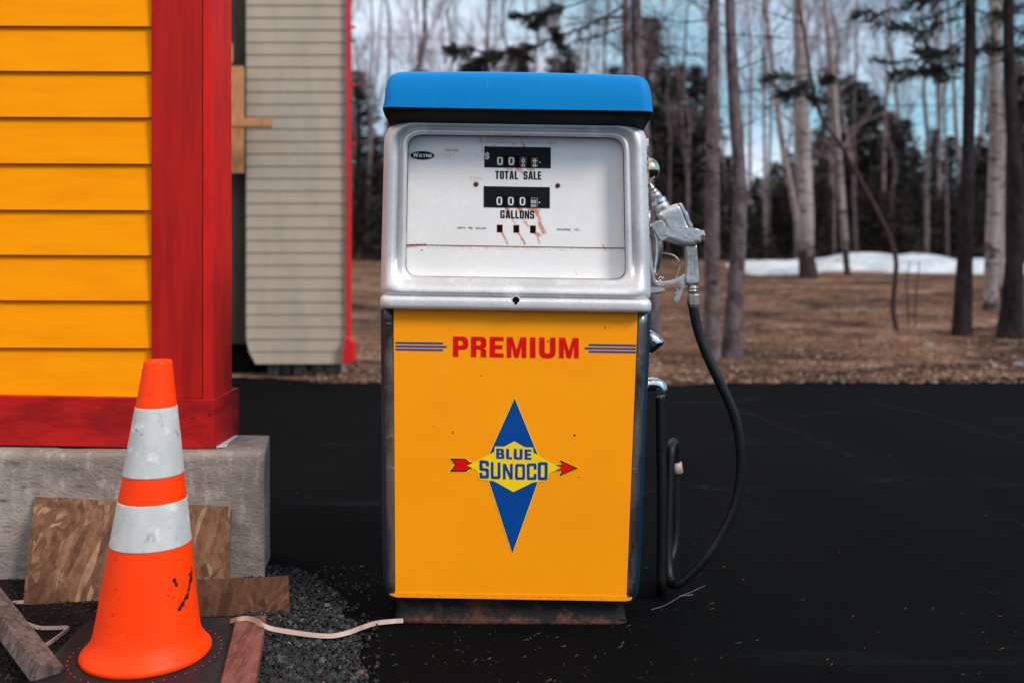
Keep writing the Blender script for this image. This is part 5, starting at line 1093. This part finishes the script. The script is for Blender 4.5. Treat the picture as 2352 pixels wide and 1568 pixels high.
# ------------------------------------------------------------------ trees
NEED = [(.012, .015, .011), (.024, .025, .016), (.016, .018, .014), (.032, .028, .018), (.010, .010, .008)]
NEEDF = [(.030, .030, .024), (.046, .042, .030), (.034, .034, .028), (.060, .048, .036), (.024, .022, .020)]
def bough(mb, cols, path, spread, seed, dens=1.0, droop=.2, th=.012):
    """a needled limb: woody axis (material 0), twigs and needle tufts (material 1)"""
    rnd = random.Random(seed); P = smooth_path(path, 6); n = len(P); f0 = len(mb.f)
    mb.tube(P, [th * (1 - .75 * i / n) for i in range(n)], 6); cols += [(.03, .024, .024)] * (len(mb.f) - f0)
    for i in range(n):
        if i < n * .25 and rnd.random() > .2: continue
        T = (P[min(i + 1, n - 1)] - P[max(0, i - 1)]).normalized()
        for _ in range(max(1, int(3.2 * dens))):
            a = rnd.uniform(0, 6.28); side = T.orthogonal().normalized(); side.rotate(Matrix.Rotation(a, 3, T)); side.z *= .55
            l = spread * rnd.uniform(.35, 1) * (1 - .35 * i / n); d = (T * rnd.uniform(.3, .9) + side).normalized() * l + Vector((0, 0, -droop * l))
            st = P[i]; f0 = len(mb.f); mb.tube([st, st + d], [.003, .0015], 3, caps=False); cols += [(.03, .024, .024)] * (len(mb.f) - f0)
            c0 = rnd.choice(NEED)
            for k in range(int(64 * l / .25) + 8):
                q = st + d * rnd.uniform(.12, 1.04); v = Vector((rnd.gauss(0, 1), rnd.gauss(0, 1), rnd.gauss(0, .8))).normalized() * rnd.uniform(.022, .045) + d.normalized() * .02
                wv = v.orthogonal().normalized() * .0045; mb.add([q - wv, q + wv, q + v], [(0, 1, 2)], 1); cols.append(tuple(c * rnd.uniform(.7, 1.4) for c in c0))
def dead_limbs(mb, path, radii, zr, n, seed, length=(.4, 1.1), up=.25):
    rnd = random.Random(seed)
    for _ in range(n):
        t = rnd.uniform(*zr); i = min(len(path) - 2, int(t * (len(path) - 1))); p = path[i].lerp(path[i + 1], t * (len(path) - 1) - i)
        a = rnd.uniform(0, 6.28); l = rnd.uniform(*length); d = Vector((math.cos(a), math.sin(a) * .8, up + rnd.uniform(-.35, .3))).normalized()
        q = [p]; 
        for k in range(4): d = (d + Vector((rnd.uniform(-.18, .18), rnd.uniform(-.18, .18), rnd.uniform(-.16, .14)))).normalized(); q.append(q[-1] + d * l / 4)
        th = rnd.uniform(.004, .009) * (.6 + .5 * l); mb.tube(q, [th * (1 - .2 * k) for k in range(5)], 4, caps=False)
        for k in range(1, 5):
            for s_ in range(2):
                dd = (d + Vector((rnd.uniform(-.9, .9), rnd.uniform(-.9, .9), rnd.uniform(-.3, .7)))).normalized() * l * rnd.uniform(.15, .35); mb.tube([q[k], q[k] + dd * .5, q[k] + dd + Vector((0, 0, rnd.uniform(-.05, .06)))], [.0028, .002, .001], 3, caps=False)
def near_tree(name, label, cat, d, prof, bark, limbs=0, lz=(.3, .95), llen=(.4, 1.1), boughs=(), group=None, dark_foot=False, up=.2):
    """prof: (px, py, width px) down the trunk, base first"""
    base = W(prof[0][0], prof[0][1], d); r = empty(name, Vector((base.x, base.y, gz(d)))); tag(r, label, cat, group)
    ws = [p[2] * d / FPX / 2 for p in prof]; pts = [W(p[0], p[1], d) + Vector((0, .02 * math.sin(i * 1.7), 0)) for i, p in enumerate(prof)]
    pts[0].z = min(pts[0].z, gz(d)) - .05
    n = 7; P = smooth_path(pts, n); Rr = []
    for i in range(len(P)):
        k = min(len(ws) - 2, i // n); t = (i - k * n) / n; Rr.append((ws[k] + (ws[k + 1] - ws[k]) * min(1, t)) * (1 + .05 * mnoise.noise(Vector((i * .7, d, 0)))))
    m = MB(); ns = 18; rings = []
    for i, p in enumerate(P):
        rings.append([p + Vector((math.cos(2 * math.pi * k / ns), math.sin(2 * math.pi * k / ns), 0)) * Rr[i] * (1 + .07 * mnoise.noise(Vector((math.cos(2 * math.pi * k / ns) * 1.5, math.sin(2 * math.pi * k / ns) * 1.5, p.z * 2.5 + d)))) for k in range(ns)])
    m.rings(rings, smooth=True); zf = gz(d) + (.75 if d > 17 else .3); m.build('trunk', bark, r, stainf=lambda p: max(0, min(1.3, (zf - p.z) / .3)))
    if limbs:
        m = MB(); dead_limbs(m, P, Rr, lz, limbs, int(prof[0][0]), llen, up); m.build('bare_branches', 'bark_dark' if bark != 'bark_birch' else 'twig', r, fixn=False)
    for j, bp in enumerate(boughs):
        m = MB(); cols = []; dd = bp.get('d', d)
        bough(m, cols, [W(x, y, dd + bp.get('dz', .1) * i) for i, (x, y) in enumerate(bp['p'])], bp.get('s', .22) * 1.3, j * 13 + int(prof[0][0]), bp.get('n', 1) * 1.6, bp.get('droop', .15), bp.get('th', .012))
        m.build('needled_branch', ['needles', 'needles'], r, cols=cols, fixn=False)
    return r
near_tree('spruce', 'slender grey trunk just right of the nozzle, left one of a close pair', 'tree', 9.1, [(1639, 832, 40), (1637, 790, 37), (1635, 600, 34), (1636, 430, 33), (1638, 220, 29), (1640, 0, 25), (1641, -300, 20), (1641, -700, 12)], 'bark_spruce', 26, (.35, .95), (.4, 1.1))
near_tree('spruce', 'slightly bowed grey trunk right of the hose, right one of a close pair', 'tree', 9.2, [(1680, 830, 52), (1683, 790, 47), (1689, 659, 39), (1699, 440, 31), (1686, 220, 28), (1677, 0, 23), (1670, -300, 18), (1664, -700, 11)], 'bark_spruce', 26, (.35, .95), (.4, 1.2))
near_tree('birch', 'thick pale birch trunk with a dark foot standing in front of the snow bank', 'tree', 18, [(1862, 660, 56), (1858, 630, 44), (1852, 577, 34), (1851, 494, 35), (1846, 330, 31), (1840, 165, 27), (1833, 0, 22), (1828, -260, 14)], 'bark_birch', 22, (.45, .95), (1.0, 2.4), up=.7)
near_tree('birch', 'pale birch leaning left out of the thick birch trunk', 'tree', 18.6, [(1846, 620, 16), (1833, 522, 15), (1822, 461, 15), (1800, 351, 14), (1784, 236, 13), (1773, 137, 12), (1756, 0, 10), (1740, -160, 7)], 'bark_birch', 16, (.45, .95), (.8, 2.0), up=.7)
near_tree('birch', 'thin pinkish birch with a dark foot right of the thick birch', 'tree', 18.4, [(1949, 634, 19), (1945, 605, 14), (1938, 527, 16), (1930, 417, 15), (1924, 307, 13), (1913, 165, 12), (1902, 82, 10), (1896, 0, 9), (1888, -200, 6)], 'bark_birch', 22, (.4, .95), (.8, 2.0), up=.7)
near_tree('sapling', 'thin reddish sapling bending far left over the brown ground', 'tree', 11.2, [(2061, 758, 11), (2053, 708, 11), (2056, 640, 11), (2056, 593, 11), (2042, 538, 11), (2009, 472, 11), (1965, 395, 11), (1927, 329, 10), (1888, 269, 9), (1866, 192, 8), (1844, 66, 6), (1833, 0, 5), (1826, -120, 3)], 'bark_red', 14, (.55, .98), (.3, .8),
          [dict(p=[(1866, 192), (1840, 205), (1815, 216), (1790, 214)], s=.15, n=1.3, dz=0), dict(p=[(1880, 215), (1890, 190), (1905, 178)], s=.13, n=1.2, dz=0), dict(p=[(1862, 170), (1820, 178), (1780, 172), (1755, 182)], s=.12, n=.8, dz=0), dict(p=[(1850, 220), (1870, 232), (1850, 190)], s=.14, n=1.3, dz=0)])
near_tree('spruce', 'dark spruce trunk left of the pale birch at the right edge of the wood', 'tree', 10.8, [(2212, 775, 52), (2212, 735, 43), (2218, 549, 33), (2222, 330, 27), (2229, 120, 26), (2231, 0, 24), (2234, -300, 18), (2236, -640, 11)], 'bark_dark', 16, (.5, .95), (.3, .8),
          [dict(p=[(2215, 105), (2165, 120), (2110, 118)], s=.2, n=1.6), dict(p=[(2215, 150), (2160, 158), (2095, 165), (2050, 172)], s=.18, n=1.3), dict(p=[(2215, 40), (2160, 55), (2110, 75), (2060, 60)], s=.17, n=1.0), dict(p=[(2220, 0), (2140, 40), (2040, 62), (1965, 35)], s=.16, n=1.0), dict(p=[(2225, -60), (2130, -10), (2030, 30), (1975, 25)], s=.14, n=.9), dict(p=[(2218, 90), (2140, 130), (2060, 142), (2004, 138)], s=.09, n=.8),
           dict(p=[(2235, 20), (2285, 35), (2340, 15)], s=.22, n=1.4), dict(p=[(2235, 120), (2290, 110), (2345, 120)], s=.2, n=1.2), dict(p=[(2238, -30), (2300, -20), (2380, -40)], s=.2, n=1.3), dict(p=[(2218, -20), (2150, 0), (2090, 5)], s=.18, n=1.2), dict(p=[(2210, 180), (2170, 175), (2120, 160)], s=.15, n=1.2)])
near_tree('birch', 'pale birch trunk between two dark trunks at the right edge', 'tree', 13, [(2275, 702, 34), (2277, 660, 32), (2280, 549, 32), (2284, 330, 26), (2287, 165, 25), (2289, 0, 26), (2292, -300, 18)], 'bark_birch', 12, (.4, .95), (.5, 1.2), up=.6)
near_tree('birch', 'thin birch stem hidden half behind the pale birch at the right edge', 'tree', 14.5, [(2302, 650, 12), (2302, 549, 12), (2303, 330, 11), (2308, 150, 10), (2312, -50, 8)], 'bark_birch', 8, (.4, .95), (.4, 1.0), up=.6)
near_tree('spruce', 'stout dark trunk with a flared foot rightmost in the picture', 'tree', 10.6, [(2320, 772, 68), (2325, 730, 54), (2330, 600, 40), (2332, 439, 36), (2324, 250, 28), (2318, 60, 24), (2315, -300, 18), (2312, -640, 11)], 'bark_dark', 16, (.4, .95), (.3, .9),
          [dict(p=[(2330, 170), (2360, 180), (2400, 175)], s=.22, n=1.5), dict(p=[(2330, 110), (2370, 120), (2410, 130)], s=.2, n=1.4), dict(p=[(2330, 225), (2355, 235), (2390, 240)], s=.2, n=1.2), dict(p=[(2322, 60), (2350, 75), (2400, 70)], s=.22, n=1.3)])
near_tree('spruce', 'grey trunk rising behind the pump cap, right one of two', 'tree', 10.9, [(1503, 760, 32), (1500, 700, 30), (1492, 500, 28), (1478, 300, 27), (1466, 150, 26), (1460, 0, 24), (1452, -300, 18), (1448, -640, 11)], 'bark_spruce', 14, (.5, .95), (.4, .9))
near_tree('spruce', 'grey trunk behind the pump cap with needled boughs reaching left, left one of two', 'tree', 10.9, [(1448, 760, 26), (1446, 600, 22), (1442, 400, 20), (1440, 150, 19), (1437, 0, 17), (1433, -300, 13), (1430, -640, 9)], 'bark_spruce', 30, (.5, .95), (.4, 1.2),
          [dict(p=[(1431, 15), (1390, 40), (1343, 62), (1280, 86), (1229, 105), (1169, 122), (1121, 130), (1074, 152)], s=.07, n=.5, dz=-.03), dict(p=[(1229, 105), (1150, 123), (1110, 140), (1085, 160)], s=.19, n=1.9, dz=0, d=10.7), dict(p=[(1140, 122), (1085, 117), (1045, 120), (1035, 112)], s=.14, n=1.3, dz=0, d=10.7), dict(p=[(1300, 80), (1285, 92), (1275, 70), (1290, 108)], s=.09, n=1.5, dz=0, d=10.7),
           dict(p=[(1360, -5), (1305, 16), (1262, 24), (1213, 38), (1180, 36)], s=.13, n=1.3, dz=0), dict(p=[(1262, 22), (1238, 45), (1225, 60)], s=.10, n=1.2, dz=0), dict(p=[(1431, 60), (1370, 85), (1320, 95), (1290, 112)], s=.06, n=.3, dz=0)])
near_tree('sapling', 'faint thin shrub stem left of the dark spruce trunk', 'tree', 11.6, [(2089, 752, 4), (2086, 700, 4), (2082, 650, 3), (2088, 600, 2)], 'bark_red'); near_tree('sapling', 'faint straight shrub stem nearest the bending sapling', 'tree', 11.4, [(2102, 750, 4), (2104, 700, 3.5), (2108, 640, 3), (2110, 600, 2)], 'bark_red')

def spruce_mesh(seed, H):
    rnd = random.Random(seed); mb = MB(); cols = []; tr = MB()
    tr.tube([(0, 0, -.3), (0, 0, H * .5), (0, 0, H)], [.11, .07, .01], 7)
    z = H * .03
    while z < H * .99:
        t = z / H; Rm = (1 - t) ** 1.0 * H * .19 * rnd.uniform(.75, 1.15) + .06; nb = rnd.randint(6, 9)
        for b in range(nb):
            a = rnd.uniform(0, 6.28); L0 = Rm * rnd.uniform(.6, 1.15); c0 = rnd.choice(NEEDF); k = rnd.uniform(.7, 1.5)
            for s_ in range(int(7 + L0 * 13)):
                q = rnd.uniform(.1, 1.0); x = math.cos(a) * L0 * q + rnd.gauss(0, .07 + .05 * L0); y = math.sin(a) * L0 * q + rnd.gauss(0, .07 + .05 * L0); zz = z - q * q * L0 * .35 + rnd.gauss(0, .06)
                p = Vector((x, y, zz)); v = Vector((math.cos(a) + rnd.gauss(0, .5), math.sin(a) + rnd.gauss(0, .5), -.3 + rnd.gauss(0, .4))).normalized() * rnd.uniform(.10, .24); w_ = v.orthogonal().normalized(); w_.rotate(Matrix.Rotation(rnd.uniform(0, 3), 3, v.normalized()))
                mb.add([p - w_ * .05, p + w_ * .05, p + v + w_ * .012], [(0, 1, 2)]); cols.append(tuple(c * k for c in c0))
        z += H * rnd.uniform(.018, .030)
    return tr, mb, cols
def birch_mesh(seed, H, twigs=1.0):
    rnd = random.Random(seed); tr = MB(); br = MB()
    P = [Vector((0, 0, -.3))]; lean = Vector((rnd.uniform(-.08, .08), rnd.uniform(-.05, .05), 1))
    for i in range(8): lean += Vector((rnd.uniform(-.05, .05), rnd.uniform(-.05, .05), 0)); P.append(P[-1] + lean.normalized() * (H + .3) / 8)
    r0 = H * .0062 * rnd.uniform(.8, 1.2); tr.tube(P, [r0 * (1 - .85 * i / 8) for i in range(9)], 8)
    def grow(p, d, l, th, lev):
        q = [p]; n = 3 if lev < 2 else 2
        for k in range(n): d = (d + Vector((rnd.uniform(-.15, .15), rnd.uniform(-.15, .15), rnd.uniform(-.02, .16)))).normalized(); q.append(q[-1] + d * l / n)
        br.tube(q, [th * (1 - .7 * k / n) for k in range(n + 1)], 3, caps=False, smooth=False)
        if lev < 2:
            for k in range(int((8 if lev == 0 else 8) * twigs)):
                t = rnd.uniform(.2, 1) * n; i = min(n - 1, int(t)); s = q[i].lerp(q[i + 1], t - i); dd = (d + Vector((rnd.gauss(0, .4), rnd.gauss(0, .4), rnd.uniform(-.1, .5)))).normalized(); grow(s, dd, l * rnd.uniform(.35, .6), th * .5, lev + 1)
    for i in range(18):
        t = rnd.uniform(.40, 1) * 8; k = min(7, int(t)); s = P[k].lerp(P[k + 1], t - k); a = rnd.uniform(0, 6.28); grow(s, Vector((math.cos(a) * .65, math.sin(a) * .65, 1)).normalized(), H * rnd.uniform(.10, .20), .011, 0)
    return tr, br
def proto(name, parts):
    r = empty(name, (0, 0, 0)); obs = [mb.build(nm, mt, r, cols=cols, fixn=False) for nm, mb, mt, cols in parts]; return r, obs
SPR = []; BIR = []
for s, H in ((1, 7.5), (2, 7.5), (3, 7.5), (4, 7.5)):
    tr, cr, cols = spruce_mesh(s, H); SPR.append((proto('spruce', [('trunk', tr, 'bark_dark', None), ('crown', cr, 'needles', cols)]), H))
for s, H in ((11, 10), (12, 10), (13, 10), (14, 10), (15, 10)):
    tr, br = birch_mesh(s, H); BIR.append((proto('birch', [('trunk', tr, 'bark_birch_far', None), ('crown', br, 'twig', None)]), H))
STM = []
for q in (31, 32, 33):
    rs = random.Random(q); tr = MB(); P = [Vector((rs.uniform(-.05, .05) * i, rs.uniform(-.03, .03) * i, -.3 + i * 1.15)) for i in range(9)]; tr.tube(P, [.075 * (1 - .08 * i) for i in range(9)], 8)
    br = MB(); dead_limbs(br, P, None, (.2, .97), 46, q, (.5, 1.3), -.05); STM.append((proto('dead_spruce', [('trunk', tr, 'bark_spruce', None), ('bare_branches', br, 'bark_dark', None)]), 9))
used = set()
def put(kind, px, d, H, label, group, rnd, fat=1.0, cat='tree'):
    i = rnd.randrange(len(kind)); (root, obs), H0 = kind[i]; key = (id(root))
    if key in used:
        r = root.copy(); COL.objects.link(r)
        for o in obs: c = o.copy(); COL.objects.link(c); c.parent = r
    else: r = root; used.add(key)
    sc = H / H0; r.location = ((px - CX) * d / FPX, d - D0, gz(d) - .05); r.rotation_euler = (0, 0, rnd.uniform(0, 6.28)); r.scale = (sc * fat, sc * fat, sc)
    tag(r, label, cat, group); return r
SKY = [(400, 330), (700, 330), (830, 300), (880, 330), (1000, 260), (1200, 240), (1400, 220), (1510, 170), (1560, 215), (1600, 150), (1640, 330), (1690, 470), (1730, 470), (1780, 400), (1840, 370), (1900, 290), (1950, 240), (2000, 190), (2040, 270), (2090, 370), (2150, 430), (2200, 360), (2260, 300), (2350, 250), (2700, 250)]
def skyv(px):
    for (a, ya), (b, yb) in zip(SKY, SKY[1:]):
        if px <= b: return ya + (yb - ya) * (px - a) / (b - a)
    return 250
rnd = random.Random(21)
px = 420
while px < 2700:          # back row up to the skyline
    d = rnd.uniform(36, 43); top = skyv(px) + (rnd.uniform(-150, -90) if rnd.random() < .25 else rnd.uniform(-80, 10)); H = CH + (HY - top) * d / FPX - gz(d)
    put(SPR, px, d, H, 'tall dark spruce in the back row of the blurred forest', 'spruces in the back row of the forest', rnd, rnd.uniform(1.4, 2.0) * max(1, 4.5 / H)); px += rnd.uniform(26, 44)
px = 430
while px < 2700:          # front row, low and dense
    d = rnd.uniform(25, 29); top = max(skyv(px) + 30, rnd.uniform(330, 440)); H = CH + (HY - top) * d / FPX - gz(d)
    put(SPR, px, d, max(1.5, H), 'short dark spruce in the front row of the blurred forest', 'spruces in the front row of the forest', rnd, 1.6 * max(1, 2.4 / max(1.5, H))); px += rnd.uniform(22, 36)
px = 560
while px < 2700:          # bare birches through the forest
    d = rnd.uniform(24.5, 40); H = rnd.uniform(7, 11.5)
    put(BIR, px, d, H, 'bare pale birch among the dark spruces of the blurred forest', 'bare birches in the blurred forest', rnd); px += rnd.uniform(40, 85)
px = 500
while px < 2700:
    d = rnd.uniform(38, 50); H = rnd.uniform(11, 16)
    put(BIR, px, d, H, 'tall bare birch rising above the spruces in the background', 'bare birches behind the spruces', rnd); px += rnd.uniform(62, 115)

px = 590
while px < 2650:
    d = rnd.uniform(22.6, 28); put(STM, px, d, rnd.uniform(6.5, 10), 'thin dim bare trunk standing before the dark spruces', 'thin bare trunks before the dark spruces', rnd, rnd.uniform(.5, 1.0)); px += rnd.uniform(34, 95)

# overhead wires and small things on the ground
def wires():
    for k, (y0, y1, d, th, lab) in enumerate(((229, 236, 24, .022, 'lower overhead wire crossing behind the pump cap and the trees'), (76, 80, 24, .010, 'upper overhead wire faint against the sky left of the pump cap'))):
        a = W(-400, y0, d); b = W(2900, y1, d); P = [a.lerp(b, i / 40) - Vector((0, 0, .12 * math.sin(math.pi * i / 40))) for i in range(41)]
        m = MB(); m.tube(P, th / 2 * 1.4, 6); tag(m.build('overhead_wire', 'wire', None, origin=P[0]), lab, 'wire')
wires()
def rocks():
    rr_ = random.Random(4)
    for px, py, wd, col, lab in ((1793 + 340, 796, 30, (.20, .19, .18), 'small pale block half sunk in the leaves below the dark spruce trunk'), (2330, 798, 22, (.30, .27, .26), 'pale stone by the foot of the rightmost trunk'), (2340, 838, 26, (.15, .15, .17), 'grey stone near the asphalt edge at far right')):
        p = G(px, py, .02); s = wd * (p.y + D0) / FPX / 2; bm = bmesh.new(); bmesh.ops.create_icosphere(bm, subdivisions=3, radius=s)
        for v in bm.verts: v.co *= 1 + .35 * mnoise.noise(v.co / s * 1.3 + Vector((px, 0, 0))); v.co.z *= .55
        me = bpy.data.meshes.new('stone'); bm.to_mesh(me); bm.free(); a = me.color_attributes.new('Col', 'FLOAT_COLOR', 'CORNER')
        a.data.foreach_set('color', [*col, 1] * len(me.loops)); me.materials.append(MT['stone']); o = bpy.data.objects.new('stone', me); COL.objects.link(o); o.location = p; tag(o, lab, 'stone')
rocks()
